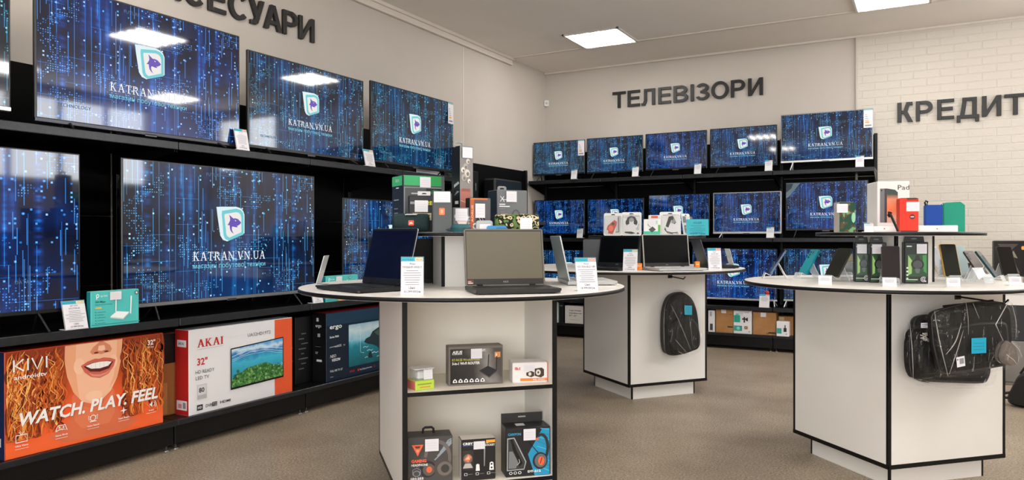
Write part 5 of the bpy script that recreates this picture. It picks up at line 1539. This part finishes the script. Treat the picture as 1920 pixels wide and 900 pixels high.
mb.T = Matrix.Identity(4); mb.build('lettering', t)

# ------------------------------------------------------------------ goods on the raised shelf of the right table
G3 = 'goods on the raised shelf of the right table'
CAMO2 = make_camo('camouflage_print', 26, ('#1f4a3a', '#1f4a3a', '#5d4632', '#6aa06a'))
t = carton('camouflage-printed carton with a white price sticker on the raised right shelf', (-0.3903, 4.131, RU), 26, .075, .07, .155, M('#9a958c', .5), 'box', G3, tm=M('#5d4632', .5), lm=M('#b9b0a4', .5))
face_part(t, 'front_print', lambda p: (p.rect(.002, .002, .083, .153, CAMO2), p.rect(.006, .10, .02, .103, PAPER), p.ell(.072, .075, .010, .026, M('#8fc7a4', .5))))
face_part(t, 'price_sticker', lambda p: (setattr(p, 'k', 30), sticker(p, -.012, .100, .055, .045)))
t = carton('white tablet carton with a peach-coloured tablet picture on the raised right shelf', (-0.2215, 4.27, RU), 20, .155, .17, .262, M('#e6e2df', .5), 'tablet box', G3)
PEACH = NT('peach_wallpaper_print'); _c = PEACH.sep(PEACH.coord())
PEACH.base(PEACH.ramp(PEACH.add(PEACH.mul(_c[2], 4.0), PEACH.mul(PEACH.noise(PEACH.coord(), 6, 2), .3)), [(0.15, '#a8b6b8'), (0.45, '#d9a58c'), (0.62, '#e8794a'), (0.85, '#d9896a'), (0.95, '#33453f')]), .45)
face_part(t, 'front_print', lambda p: (p.text('Pad', .098, .218, .024, M('#2a2826', .5), w=.055), p.rect(.012, .05, .034, .225, M('#6f7072', .4)), p.rect(.034, .05, .046, .225, M('#3a3a3c', .4)), p.ell(.02, .215, .003, .004, DARK), p.poly([(.046, .05), (.098, .05), (.098, .205), (.085, .218), (.046, .225)], PEACH.m)))
for (lb, px0, zc, w_, hh, dd) in (('low white phone carton in front of the white tablet carton on the raised right shelf', (-0.2415, 4.145), 0, .112, .030, .06),
                           ('long low white phone carton under the blue speaker on the raised right shelf', (-0.05054, 4.32), 0, .195, .034, .08)):
    t = carton(lb, (px0[0], px0[1], RU), 14, w_, dd, hh, M('#e9e4e2', .5), 'phone box', G3)
    face_part(t, 'front_print', lambda p: (p.rect(w_ * .5, .014, w_ * .5 + .006, .02, M('#d9553a', .5)), p.rect(.006, .004, w_ - .006, .005, GREY_TXT)))
price_holder('small price card left of the white tablet carton on the raised right shelf', (-0.2477, 4.05, RU), 14, .045, .048, 6, group='price cards on the right table', lines=3)
t = thing('card_clip', 'black card clip leaning against the white tablet carton', 'clip', (-0.1212, 4.097, RU), 14, G3)
MB().tube([(0, 0, .004), (-.032, .02, .092)], .006, DARK, 8).build('arm', t)
MB().tube([(-.030, .02, .078), (-.036, .018, .086), (-.032, .022, .096)], .011, DARK, 8).build('clamp', t)
def box_speaker(label, loc, rz, w, d, h, m, pts=None, group=G3):
    t = thing('portable_speaker', label, 'speaker', loc, rz, group)
    MB().prism(pts or rrect(-w / 2, w / 2, 0, h, .007), 0, d, m, 'y').build('body', t)
    return t
REDS = make_paint('red_speaker_cloth', '#d33322', '#dc3c28', .6, 200, .3)
t = box_speaker('upright red speaker carton with a white price sticker on the raised right shelf', (-0.07499, 4.146, RU), 16, .084, .06, .168, REDS)
mb = MB(); p = Print(mb, (-.042, 0, 0), (1, 0, 0), (0, 0, 1)); sticker(p, .030, .102, .058, .046); mb.T = Matrix.Identity(4); mb.build('price_sticker', t)
mb = MB(); p = Print(mb, (-.042, 0, 0), (1, 0, 0), (0, 0, 1)); p.ell(.056, .075, .012, .012, M('#6e1812', .5)).rect(.047, .073, .065, .077, PAPER).ring(.056, .075, .008, .012, M('#3a1512', .5)); mb.T = Matrix.Identity(4); mb.build('badge', t)
MB().prism([(-.012, .168), (.03, .168), (.04, .160), (-.008, .158)], -.002, .03, M('#5a2a22', .5), 'y').build('strap', t)
MB().box(-.038, .038, -.001, .061, 0, .006, DARK).build('foot', t)
BLS = make_paint('blue_speaker_cloth', '#173f8c', '#1c489c', .7, 200, .3)
t = box_speaker('blue square speaker standing on the long white carton', (0.03554, 4.436, RU + .034), 18, .078, .04, .108, BLS)
mb = MB(); mb.tube([(-.034, .02, .104), (-.040, .02, .122), (-.036, .02, .130), (-.026, .02, .126), (-.028, .02, .104)], .005, DARK); mb.build('strap', t)
GRS = make_paint('green_speaker_cloth', '#1f8a70', '#25957a', .7, 200, .3)
t = box_speaker('upright green speaker with a cut corner at the right of the raised shelf', (0.1264, 4.544, RU), 18, .1, .045, .168, GRS,
                [(-.006, 0), (.052, 0), (.052, .142), (.030, .160), (-.04, .156), (-.048, .150), (-.048, .036), (-.006, .036)])
mb = MB(); mb.tube([(-.046, .02, .145), (-.056, .02, .155), (-.062, .02, .145), (-.062, .02, .125), (-.052, .02, .115)], .0018, M('#c9cfc9', .4)); mb.build('carry_cord', t)

# ------------------------------------------------------------------ smartphones and their clear stands
PG, SG, CG = 'smartphones on the right table', 'clear phone stands on the right table', 'price cards on the right table'
ZT = .965
def phone_stand(label, loc, rz, w=.062, hh=.088):
    t = thing('phone_stand', label, 'phone stand', loc, rz, SG)
    MB().strip([(-.078, .001), (-.066, .032), (-.040, .018), (.004, hh), (.050, .001)], -w / 2, w / 2, .0038, ACRYLIC, ACRYLIC_EDGE).build('bent_sheet', t)
    return t
def smartphone(label, loc, rz, col, scr, w=.075, h=.162, th=.009, tilt=32, rear=False, z0=.0245, y0=-.046, frame=None):
    t = thing('smartphone', label, 'smartphone', (loc[0], loc[1], loc[2]), rz, PG)
    Tm = Matrix.Translation((0, y0, z0)) @ Matrix.Rotation(R(-tilt), 4, 'X')
    b = MB(); b.T = Tm
    b.prism(rrect(-w / 2, w / 2, 0, h, .009, 5), -.0005, th, M(frame or col, .3, .3), 'y'); b.build('body', t)
    def plate(name, yv, m, cam_=False):
        d = MB(); d.T = Tm
        d.prism(rrect(-w / 2 + .002, w / 2 - .002, .002, h - .002, .008, 5), yv - .0004, yv + .0004, m, 'y'); return d.build(name, t)
    fy, by = (-.0007, th + .0002) if not rear else (th + .0002, -.0007)
    plate('display', fy, scr); plate('back_cover', by, M(col, .25, .2))
    d = MB(); d.T = Tm
    s_ = 1 if not rear else -1
    for i in range(3):
        d.lathe([(.0065, by - .0012), (.0065, by + .0014)], DARK, 14, True, 'y') if False else None
        d.prism([(-.022 + .006 * math.cos(R(a)), h - .018 - i * .017 + .006 * math.sin(R(a))) for a in range(0, 360, 30)], by - .0012, by + .0014, DARK, 'y')
    d.prism(rrect(-.008, .004, h - .03, h - .012, .003), by - .0008, by + .001, M('#3a3f42', .3), 'y')
    d.build('camera', t)
    return t
def small_price(label, loc, rz, w=.064, h=.046):
    return price_holder(label, loc, rz, w, h, 10, group=CG, lines=7, foot=.03, header=False)
DG, BK = M('#161a14', .16), M('#060606', .15)
def duo(label_p, label_s, xy, rz, col, scr=BK, **kw):
    phone_stand(label_s, (xy[0], xy[1], ZT), rz)
    return smartphone(label_p, (xy[0], xy[1], ZT), rz, col, scr, **kw)
duo('grey-blue smartphone seen edge-on at the left end of the right table', 'clear stand under the edge-on phone at the left end of the right table', (-0.7364, 4.399), -72, '#47566a', th=.0085)
duo('turquoise smartphone showing its back and cameras on the right table', 'clear stand under the turquoise smartphone', (-0.5819, 4.512), -48, '#1597a6', rear=True)
duo('wide dark olive smartphone leaning left of the green watch cartons', 'clear stand under the wide dark olive smartphone', (-0.4098, 4.284), -42, '#4a4f44', DG, w=.10, h=.175)
small_price('price card in front of the wide dark olive smartphone', (-0.4328, 3.923, ZT), 8)
phone_stand('empty-looking clear stand with a small card behind the dark olive smartphone', (-0.3908, 4.707, ZT), -10)
t = thing('price_holder', 'small beige card on the clear stand beside the green watch cartons', 'price tag', (-0.3908, 4.707, ZT + .09), -10, CG)
MB().strip([(.0, .0), (.014, .045)], -.018, .022, .0015, M('#b9b096', .6)).build('price_card', t)
MB().strip([(.0, .0), (-.004, .006)], -.018, .022, .0015, M('#b9b096', .6)).build('folded_edge', t)
t = smartphone('black phone on the clear stand with the small beige card', (-0.3905, 4.772, ZT), -10, '#101113', BK, w=.06, h=.10, tilt=24)
duo('brown smartphone standing face-on between the green watch cartons', 'clear stand behind the brown smartphone', (-0.1635, 4.112), 16, '#2d211d', M('#1c1210', .4, 0, 0, .2), tilt=5, w=.082, h=.165)
small_price('price card in front of the brown smartphone', (-0.1505, 3.897, ZT), 16)
duo('black smartphone with a yellow frame right of the raised shelf column', 'clear stand under the yellow-framed smartphone', (0.0954, 4.551), 33, '#e0b04a', M('#0c130f', .16), w=.088, h=.178, tilt=16, y0=-.05)
small_price('price card in front of the yellow-framed smartphone', (0.1098, 4.014, ZT), 24)
duo('slim smartphone with a pale edge leaning beside the yellow-framed one', 'clear stand under the pale-edged slim smartphone', (0.03776, 4.689), 62, '#c9a888', M('#2e1d16', .2), frame='#e6d8c4', tilt=20)
duo('pale blue smartphone standing just behind the yellow-framed one', 'clear stand under the pale blue smartphone', (0.1557, 4.932), 34, '#b4c4c4', M('#9fb2b4', .3), tilt=16, frame='#b9c9c9')
duo('brown smartphone showing its back camera bar right of the yellow-framed one', 'clear stand under the brown back-facing smartphone', (0.239, 4.795), 50, '#473a33', rear=True, tilt=36)
t = carton('small dark carton with a pale numeral behind the clear stands on the right table', (0.1742, 4.941, ZT), 18, .06, .03, .085, M('#2f2522', .5), 'box')
face_part(t, 'print', lambda p: p.text('2', .012, .03, .03, M('#b9aaa0', .5), w=.03))
duo('dark green smartphone seen edge-on at the right of the right table', 'clear stand under the edge-on dark green smartphone', (0.2795, 4.649), 74, '#123f3e', frame='#123f3e', tilt=34)
duo('black smartphone reflecting light at the right end of the right table', 'clear stand under the right end black smartphone', (0.3737, 4.866), 32, '#3a3330', M('#0d0b0a', .12, 0, 0, .3), w=.085, h=.165, tilt=20)
small_price('price card at the right end of the right table', (0.3696, 4.259, ZT), 30)
phone_stand('low clear stand without a phone beside the brown back-facing smartphone', (0.2272, 4.465, ZT), 38, .055, .075)
for lb, x, w_, hh in (('green watch carton with a round window, leftmost of the pair left of the brown phone', (-0.3249, 4.249), .078, .205), ('green watch carton close behind the brown smartphone, right of its twin', (-0.2525, 4.211), .078, .205),
                  ('green watch carton standing alone between the brown and the yellow-framed phone', (-0.0962, 4.22), .108, .208)):
    t = carton(lb, (x[0], x[1], ZT), 15, w_, .055, hh, M('#0d1a12', .4), 'watch box', 'green watch cartons on the right table', name='watch_box')
    def wb(p, w_=w_, hh=hh):
        g1, g2, g3 = M('#3a8a48', .4), M('#9cc46e', .4), M('#c9dcc0', .4)
        p.rect(w_ * .12, hh * .17, w_ - .004, hh * .70, M('#1f4a26', .3)).poly([(w_ * .15, hh * .2), (w_ * .30, hh * .24), (w_ * .32, hh * .55), (w_ * .15, hh * .68)], g2).poly([(w_ * .75, hh * .68), (w_ * .92, hh * .70), (w_ * .92, hh * .25), (w_ * .8, hh * .3)], g1)
        p.ell(w_ * .54, hh * .46, w_ * .27, hh * .13, M('#1a1d1c', .25)).ell(w_ * .55, hh * .46, w_ * .20, hh * .095, M('#4a4f4e', .2)).poly([(w_ * .42, hh * .56), (w_ * .66, hh * .56), (w_ * .60, hh * .68), (w_ * .48, hh * .68)], M('#101211', .4)).poly([(w_ * .42, hh * .36), (w_ * .66, hh * .36), (w_ * .62, hh * .25), (w_ * .48, hh * .25)], M('#5f6462', .3))
        x, y, r = w_ - .022, hh * .105, .013
        p.ell(x, y, r * 1.25, r * 1.25, M('#0a0f0c', .4)).ring(x, y, r * .85, r * 1.05, PAPER, 20, 40, 330).ring(x, y, r * .40, r * .60, PAPER, 16, 0, 300).line([(x, y), (x + r * .9, y - r * 1.0)], .003, PAPER)
        p.rect(w_ * .06, hh * .085, w_ * .55, hh * .105, g3).rect(w_ * .06, hh * .05, w_ * .45, hh * .06, g1).rect(w_ * .08, hh * .88, w_ * .3, hh * .91, g3)
        if w_ > .1:
            for i in range(4):
                p.ell(.012, hh * (.12 + .085 * i), .005, .005, g3)
    face_part(t, 'front_print', wb)
    face_part(t, 'price_sticker', lambda p: (setattr(p, 'k', 36), sticker(p, w_ * .12 if w_ < .1 else w_ * .50, hh * .72, .046, .048)))
    mb = MB().prism([(.006, hh), (w_ - .006, hh), (w_ - .010, hh + .028), (.012, hh + .028)], .046, .048, M('#0f1713', .4), 'y'); Print(mb, (0, .046, hh), (1, 0, 0), (0, 0, 1)).ell(w_ * .5, .016, .014, .004, M('#6d7a78', .4)); mb.T = Matrix.Identity(4); mb.build('hang_tab', t)

# ------------------------------------------------------------------ bags in clear plastic hanging on the table sides
BAGM = make_paint('black_bag_fabric', '#08090a', '#0f1012', .62, 30, .5)
BAGD = M('#0a0a0c', .5)
def loft(mb, outline, prof, m):
    """outline of (x,z) points round a centre, swept through (scale, y) steps"""
    cx = sum(p[0] for p in outline) / len(outline); cz = sum(p[1] for p in outline) / len(outline)
    n = len(outline)
    vs = [(cx + (x - cx) * s_, y, cz + (z - cz) * s_) for s_, y in prof for x, z in outline]
    mb.raw(vs, [(j * n + i, j * n + (i + 1) % n, (j + 1) * n + (i + 1) % n, (j + 1) * n + i) for j in range(len(prof) - 1) for i in range(n)], m, True)
    mb.raw([vs[i] for i in range(n)], [tuple(range(n))], m, True); mb.raw([vs[(len(prof) - 1) * n + i] for i in range(n)], [tuple(range(n))], m, True)
def smooth_outline(pts, it=3):
    for _ in range(it):
        out = []
        for a, b in zip(pts, pts[1:] + pts[:1]):
            out += [(a[0] * .75 + b[0] * .25, a[1] * .75 + b[1] * .25), (a[0] * .25 + b[0] * .75, a[1] * .25 + b[1] * .75)]
        pts = out
    return pts
def make_film():
    m = bpy.data.materials.new('crinkled_clear_film'); m.use_nodes = True
    t = m.node_tree; t.nodes.clear()
    o = t.nodes.new('ShaderNodeOutputMaterial'); mx = t.nodes.new('ShaderNodeMixShader'); tr = t.nodes.new('ShaderNodeBsdfTransparent')
    g = t.nodes.new('ShaderNodeBsdfGlossy'); g.inputs['Roughness'].default_value = .1; g.inputs['Color'].default_value = (.85, .85, .83, 1)
    co = t.nodes.new('ShaderNodeTexCoord'); mp = t.nodes.new('ShaderNodeMapping'); mp.inputs['Scale'].default_value = (9, 9, 2.0)
    n = t.nodes.new('ShaderNodeTexNoise'); n.inputs['Scale'].default_value = 2.2; n.inputs['Detail'].default_value = 3.0; n.inputs['Distortion'].default_value = 1.0
    b = t.nodes.new('ShaderNodeBump'); b.inputs['Strength'].default_value = 1.0; b.inputs['Distance'].default_value = .05
    for a_, b_ in ((co.outputs['Object'], mp.inputs[0]), (mp.outputs[0], n.inputs['Vector']), (n.outputs['Fac'], b.inputs['Height']), (b.outputs[0], g.inputs['Normal']), (tr.outputs[0], mx.inputs[1]), (g.outputs[0], mx.inputs[2]), (mx.outputs[0], o.inputs[0])):
        t.links.new(a_, b_)
    mx.inputs[0].default_value = .035
    return m
FILM = make_film()
CREASE = clear_mat('plastic_crease', '#e4e1db', .26, .1)
def film_bag(parent, outline, y0, y1, creases, tail):
    mb = MB()
    rng = random.Random(3)
    o2 = [(x + rng.uniform(-.006, .006), z + rng.uniform(-.006, .006)) for x, z in outline]
    cx = sum(p[0] for p in o2) / len(o2); cz = sum(p[1] for p in o2) / len(o2)
    o2 = [(cx + (x - cx) * 1.05, cz + (z - cz) * 1.05) for x, z in o2]
    loft(mb, o2, [(.94, y1), (1.0, y1 - .01), (1.03, (y0 + y1) / 2), (1.0, y0 + .012), (.88, y0)], FILM)
    ob = mb.build('plastic_bag', parent)
    for path, r in creases:
        path = [tuple(Vector(p) * (1 - q) + Vector(s_) * q) for p, s_ in zip(path, path[1:]) for q in (0, .25, .5, .75)] + [path[-1]]
        for _ in range(3):
            path = [path[0]] + [tuple((Vector(a_) + 2 * Vector(b_) + Vector(c_)) / 4) for a_, b_, c_ in zip(path, path[1:], path[2:])] + [path[-1]]
        n = len(path)
        MB().tube(path, [r * .55 * (.2 + .8 * math.sin(math.pi * (i + .5) / n)) for i in range(n)], CREASE, 5).build('fold', ob)
    if tail:
        k = MB(); k.raw(tail[0], tail[1], FILM, True); k.build('gathered_top', ob)
    return ob
a = R(52)
cx_, cz_ = (0.04403, 0.5631)
t = thing('backpack', 'black backpack in clear plastic with a blue tag on the middle table', 'backpack', (-1.949, 5.628, 0), 52)
OUT = smooth_outline([(cx_ - .135, cz_ - .20), (cx_ - .142, cz_ - .05), (cx_ - .135, cz_ + .11), (cx_ - .09, cz_ + .205), (cx_ + .0, cz_ + .235), (cx_ + .085, cz_ + .20), (cx_ + .135, cz_ + .10), (cx_ + .155, cz_ - .04), (cx_ + .15, cz_ - .19), (cx_ + .06, cz_ - .225), (cx_ - .08, cz_ - .235)])
YB_ = -.345 - .012
mb = MB(); loft(mb, OUT, [(.90, YB_), (1.0, YB_ - .02), (1.0, YB_ - .075), (.97, YB_ - .095), (.86, YB_ - .112)], BAGM); mb.build('main_compartment', t)
mb = MB(); loft(mb, [(x * 1.0, z * .62 + (cz_ - .2) * .38) for x, z in OUT], [(.9, YB_ - .095), (.93, YB_ - .118), (.80, YB_ - .132)], BAGM); mb.build('front_pocket', t)
mb = MB(); n = len(OUT)
ccx = sum(p[0] for p in OUT) / n; ccz = sum(p[1] for p in OUT) / n
ring = [(ccx + (x - ccx) * 1.004, YB_ - .062, ccz + (z - ccz) * 1.004) for x, z in OUT]
mb.tube(ring + ring[:1], .004, M('#2a2b2e', .35)); mb.build('zip', t)
mb = MB(); p = Print(mb, (cx_ + .0, YB_ - .1235, cz_ + .068), (1, .06, -.06), (0, 0, 1)); p.rect(0, 0, .068, .068, M('#12a0bf', .5))
for i in range(4): p.rect(.008, .014 + i * .012, .058, .0155 + i * .012, M('#10617e', .5))
mb.T = Matrix.Identity(4); mb.build('price_tag', t)
mb = MB(); p = Print(mb, (cx_ + .075, YB_ - .125, cz_ - .155), (1, 0, .03), (0, 0, 1)); p.rect(0, 0, .05, .004, M('#5a5c60', .5)); mb.T = Matrix.Identity(4); mb.build('maker_label', t)
yf = YB_ - .138
film_bag(t, OUT, yf - .004, YB_ + .006, [([(cx_ - .12, yf + .02, cz_ + .15), (cx_ - .07, yf, cz_ + .05), (cx_ + .0, yf - .004, cz_ - .10), (cx_ + .05, yf, cz_ - .2)], .003), ([(cx_ - .12, yf + .02, cz_ - .06), (cx_ - .07, yf, cz_ - .13), (cx_ + .01, yf, cz_ - .21)], .003),
     ([(cx_ - .142, yf + .06, cz_ + .12), (cx_ - .15, yf + .06, cz_ - .02), (cx_ - .142, yf + .06, cz_ - .18)], .004), ([(cx_ - .10, yf + .02, cz_ - .15), (cx_ - .04, yf, cz_ - .215), (cx_ + .04, yf + .02, cz_ - .225)], .003), ([(cx_ + .03, yf, cz_ + .06), (cx_ + .05, yf, cz_ - .06), (cx_ + .06, yf, cz_ - .16)], .002)],
     ([(cx_ - .10, YB_ - .03, cz_ + .20), (cx_ + .08, YB_ - .03, cz_ + .20), (cx_ + .03, YB_ - .02, HX2[1] - .01), (cx_ - .03, YB_ - .02, HX2[1] - .01)], [(0, 1, 2, 3)]))

# bags on the right table: local frame of its right face (x along the face, -y outwards)
def f3(*q): return q
BO = (-.155, 4.41, 0)
def bag3(label, pts, y0, y1, cat='bag', m=BAGM, name='laptop_bag', creases=(), tail=None, film=True, pocket=True, sharp=False):
    t = thing(name, label, cat, BO, 45, 'bags in clear plastic on the right table')
    if sharp:
        pts = [(a_[0] * (1 - q) + b_[0] * q, a_[1] * (1 - q) + b_[1] * q) for a_, b_ in zip(pts, pts[1:] + pts[:1]) for q in (.12, .5, .88)]
    o = smooth_outline(pts)
    mb = MB(); loft(mb, o, [(.92, y1), (1.0, y1 - (y1 - y0) * .15), (1.0, y0 + (y1 - y0) * .25), (.9, y0)], m); mb.build('body', t)
    if pocket:
        mb = MB(); n = len(o); cx = sum(p[0] for p in o) / n; cz = sum(p[1] for p in o) / n
        loft(mb, [(cx + (x - cx) * .8, cz - .02 + (z - cz) * .62) for x, z in o], [(1, y0 + .006), (.97, y0 - .008), (.88, y0 - .013)], m); mb.build('front_pocket', t)
        rg = [(cx + (x - cx) * 1.005, (y0 + y1) / 2, cz + (z - cz) * 1.005) for x, z in o]
        mb = MB(); mb.tube(rg + rg[:1], .003, M('#2b2c30', .35)); mb.build('zip', t)
    if film:
        film_bag(t, o, y0 - .02, y1 + .004, creases, tail)
    return t, o
P_ = lambda *a: a
yF = -.35
# innermost: wide dark bag close to the panel
A0, A1, A2, A3 = (-0.2884, 0.837), (-0.2576, 0.5227), (0.1849, 0.4934), (0.1843, 0.8177)
t, o = bag3('wide black bag hanging innermost against the right table panel', [(A0[0] + .03, A0[1]), (A1[0] + .02, A1[1] + .05), (A1[0] + .06, A1[1] + .0), (A2[0] - .03, A2[1] + .0), (A2[0], A2[1] + .05), (A3[0], A3[1])], yF - .085, yF - .012, sharp=True,
     creases=[([(A1[0], yF - .06, A1[1] - .01), (A1[0] + .15, yF - .07, A1[1] - .035), (A2[0], yF - .06, A2[1] - .02)], .003)], tail=None)
B0, B1 = (-0.3535, 0.789), (-0.2338, 0.5631)
t, o = bag3('slim black bag seen end-on at the left of the hanging bags', [(B0[0], B1[1]), (B0[0] - .005, B0[1] - .05), (B0[0] + .02, B0[1]), (B1[0] - .01, B0[1] - .01), (B1[0] + .01, B0[1] - .06), (B1[0] + .012, B1[1]), ((B0[0] + B1[0]) / 2, B1[1] - .012)], yF - .17, yF - .092,
     creases=[([(B0[0] - .02, yF - .15, B0[1] + .03), (B0[0] - .015, yF - .16, B0[1] - .1), (B0[0] + .0, yF - .15, B1[1])], .003), ([(B1[0] + .02, yF - .16, B0[1] + .06), (B1[0] + .03, yF - .17, B0[1] - .08), (B1[0] + .02, yF - .16, B1[1])], .003)])
mb = MB(); p = Print(mb, (B0[0] + .0, yF - .192, B0[1] + .005), (1, 0, 0), (0, 0, 1)); p.rect(0, 0, .04, .022, PAPER).rect(.005, .012, .035, .016, GREY_TXT).rect(.005, .005, .03, .008, GREY_TXT); mb.T = Matrix.Identity(4); mb.build('price_label', t)
mb = MB(); rng = random.Random(2)
for i in range(9):
    x, z = B0[0] + .01 + .03 * rng.random(), B0[1] - .01 - .04 * rng.random()
    mb.tube([(x, yF - .178, z), (x + .012, yF - .184, z + rng.uniform(-.012, .012)), (x + .018, yF - .178, z - .01)], .0025, M('#c9c4ba', .25))
mb.build('buckle', t)
C0, C1, C2, C3 = (-0.338, 0.8771), (-0.2795, 0.5894), (0.09411, 0.6037), (0.09357, 0.8987)
t, o = bag3('black laptop bag in clear plastic with a blue price tag, front of the hanging bags', [(C0[0], C0[1] - .01), (C0[0] + .012, (C0[1] + C1[1]) / 2), (C1[0] - .006, C1[1] + .004), ((C1[0] + C2[0]) / 2, C1[1] + .012), (C2[0] - .006, C2[1] + .014), (C3[0] + .004, (C2[1] + C3[1]) / 2), (C3[0] - .01, C3[1]), ((C0[0] + C3[0]) / 2, C3[1] + .006)],
     yF - .268, yF - .198, sharp=True, creases=[([(C0[0] - .012, yF - .262, C0[1] + .0), (C0[0] + .0, yF - .272, C0[1] - .12), (C1[0] - .004, yF - .27, C1[1] + .0)], .004), ([(C0[0] + .115, yF - .282, C0[1] - .055), (C0[0] + .08, yF - .286, C0[1] - .14), (C0[0] + .03, yF - .282, C0[1] - .19)], .004),
      ([(C0[0] + .13, yF - .28, C0[1] - .08), (C0[0] + .09, yF - .286, C0[1] - .17), (C0[0] + .05, yF - .28, C1[1] + .01)], .003), ([(C3[0] - .02, yF - .27, C3[1] - .0), (C3[0] + .006, yF - .272, C3[1] - .08), (C3[0] + .004, yF - .27, C3[1] - .16)], .003),
      ([(C0[0] + .16, yF - .26, C3[1] + .02), (C0[0] + .15, yF - .285, C3[1] - .06), (C0[0] + .155, yF - .28, C3[1] - .14)], .002), ([(C0[0] + .20, yF - .26, C3[1] + .01), (C0[0] + .21, yF - .285, C3[1] - .06)], .002)],
     tail=([(C0[0] + .06, yF - .22, C3[1] - .0), (C3[0] - .03, yF - .22, C3[1] + .0), (HX3[0] + .05, yF - .20, HX3[1] - .006), (HX3[0] - .06, yF - .2, HX3[1] - .012)], [(0, 1, 2, 3)]))
mb = MB(); mb.tube([(C0[0] + .09, yF - .21, C3[1] - .01), (HX3[0] - .02, yF - .21, HX3[1] - .002), (C3[0] - .07, yF - .21, C3[1] - .005)], .005, BAGM); mb.build('carry_handle', t)
q0 = (-0.1776, 0.6862)
mb = MB(); p = Print(mb, (q0[0], yF - .2905, q0[1]), (1, 0, 0), (0, 0, 1)); p.rect(0, 0, .082, .068, M('#12a0bf', .5))
for i in range(3): p.rect(.01, .016 + i * .014, .072, .0175 + i * .014, M('#10617e', .5))
mb.T = Matrix.Identity(4); mb.build('price_tag', t)
q1 = (-0.2564, 0.6295)
mb = MB(); p = Print(mb, (q1[0], yF - .2905, q1[1]), (1, 0, .12), (-.12, 0, 1)); p.rect(0, 0, .045, .044, PAPER).rect(.016, .012, .04, .036, GREY_TXT).rect(.004, .03, .01, .036, INK); mb.T = Matrix.Identity(4); mb.build('barcode_label', t)
E0 = (-0.01282, 0.6913)
t, o = bag3('small grey-brown pouch in clear plastic at the right of the hanging bags', [(E0[0] - .045, E0[1] - .01), (E0[0] - .03, E0[1] - .05), (E0[0] + .02, E0[1] - .055), (E0[0] + .05, E0[1] - .02), (E0[0] + .035, E0[1] + .03), (E0[0] - .01, E0[1] + .055)], yF - .335, yF - .29, m=M('#6a5f57', .5), name='pouch', cat='pouch',
     creases=[([(E0[0] - .04, yF - .35, E0[1] - .005), (E0[0] + .0, yF - .355, E0[1] - .03), (E0[0] + .02, yF - .35, E0[1] - .05)], .003), ([(E0[0] - .01, yF - .35, E0[1] + .05), (E0[0] + .025, yF - .355, E0[1] + .02), (E0[0] + .05, yF - .35, E0[1] - .02)], .004)])
mb = MB(); mb.tube([(E0[0] - .01, yF - .31, E0[1] + .05), (E0[0] - .04, yF - .30, E0[1] + .12), (HX3[0] + .015, yF - .26, HX3[1] + .0)], .002, CREASE); mb.build('hanging_string', t)

# ------------------------------------------------------------------ far right: low desk and a bag on the floor
t = thing('low_cabinet', 'low grey desk cabinet with a black open middle behind the right table', 'cabinet', (0.4945, 7.197, 0), 6)
MB().box(0, 1.3, 0, .5, .0, .355, M('#77736e', .5), .004).build('body', t)
MB().box(0, 1.3, .02, .5, .355, .645, M('#070708', .4), .004).build('middle_compartment', t)
MB().box(0, 1.3, .0, .5, .645, .735, LAMINATE, .003).build('drawer_band', t)
MB().box(-.01, 1.31, -.01, .51, .735, .76, LAMINATE, .003).build('desktop', t)
MB().box(.02, 1.28, -.001, .0, .02, .03, M('#4a4844', .5)).build('base_strip', t)
t = thing('monitor', 'black glossy monitor on the low desk cabinet at the right edge of the picture', 'monitor', (0.485, 7.386, .76), 8)
MB().prism(rrect(0, .52, .108, .405, .008), 0, .03, M('#08080a', .3), 'y').build('housing', t)
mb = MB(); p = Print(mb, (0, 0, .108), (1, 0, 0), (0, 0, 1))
p.rect(.008, .012, .512, .289, M('#0c0b0c', .12)).poly([(.06, .03), (.19, .03), (.16, .10), (.12, .15), (.08, .09)], M('#5a4a3c', .3)).poly([(.03, .27), (.18, .27), (.10, .19)], M('#3a2f2a', .3)).poly([(.12, .17), (.145, .215), (.175, .15)], M('#7c7468', .3)).poly(rrect(.20, .30, .222, .252, .010), M('#e0963a', .5))  # brown and orange shapes are reflections painted on the dark glass
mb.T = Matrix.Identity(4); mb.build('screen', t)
MB().box(.23, .29, .03, .06, .01, .2, DARK, .004).build('stand_neck', t)
MB().box(.15, .37, -.04, .14, 0, .012, DARK, .005).build('stand_foot', t)
t = thing('floor_bag', 'black bag lying on the floor behind the right table', 'bag', (0.6005, 6.284, 0), -20)
mb = MB(); loft(mb, smooth_outline([(-.10, 0), (-.115, .06), (-.08, .14), (-.04, .24), (.06, .27), (.15, .22), (.18, .08), (.16, 0)]), [(.85, .14), (1, .10), (1, .02), (.85, -.02)], BAGD); mb.build('body', t)
mb = MB(); mb.tube([(-.10, .04, .09), (-.15, .03, .075), (-.19, .02, .06), (-.15, .03, .05), (-.10, .04, .05)], .009, BAGD); mb.build('strap', t)
mb = MB(); mb.tube([(-.04, .05, .23), (.0, .05, .30), (.08, .05, .30), (.10, .05, .25)], .008, BAGD); mb.build('handle', t)
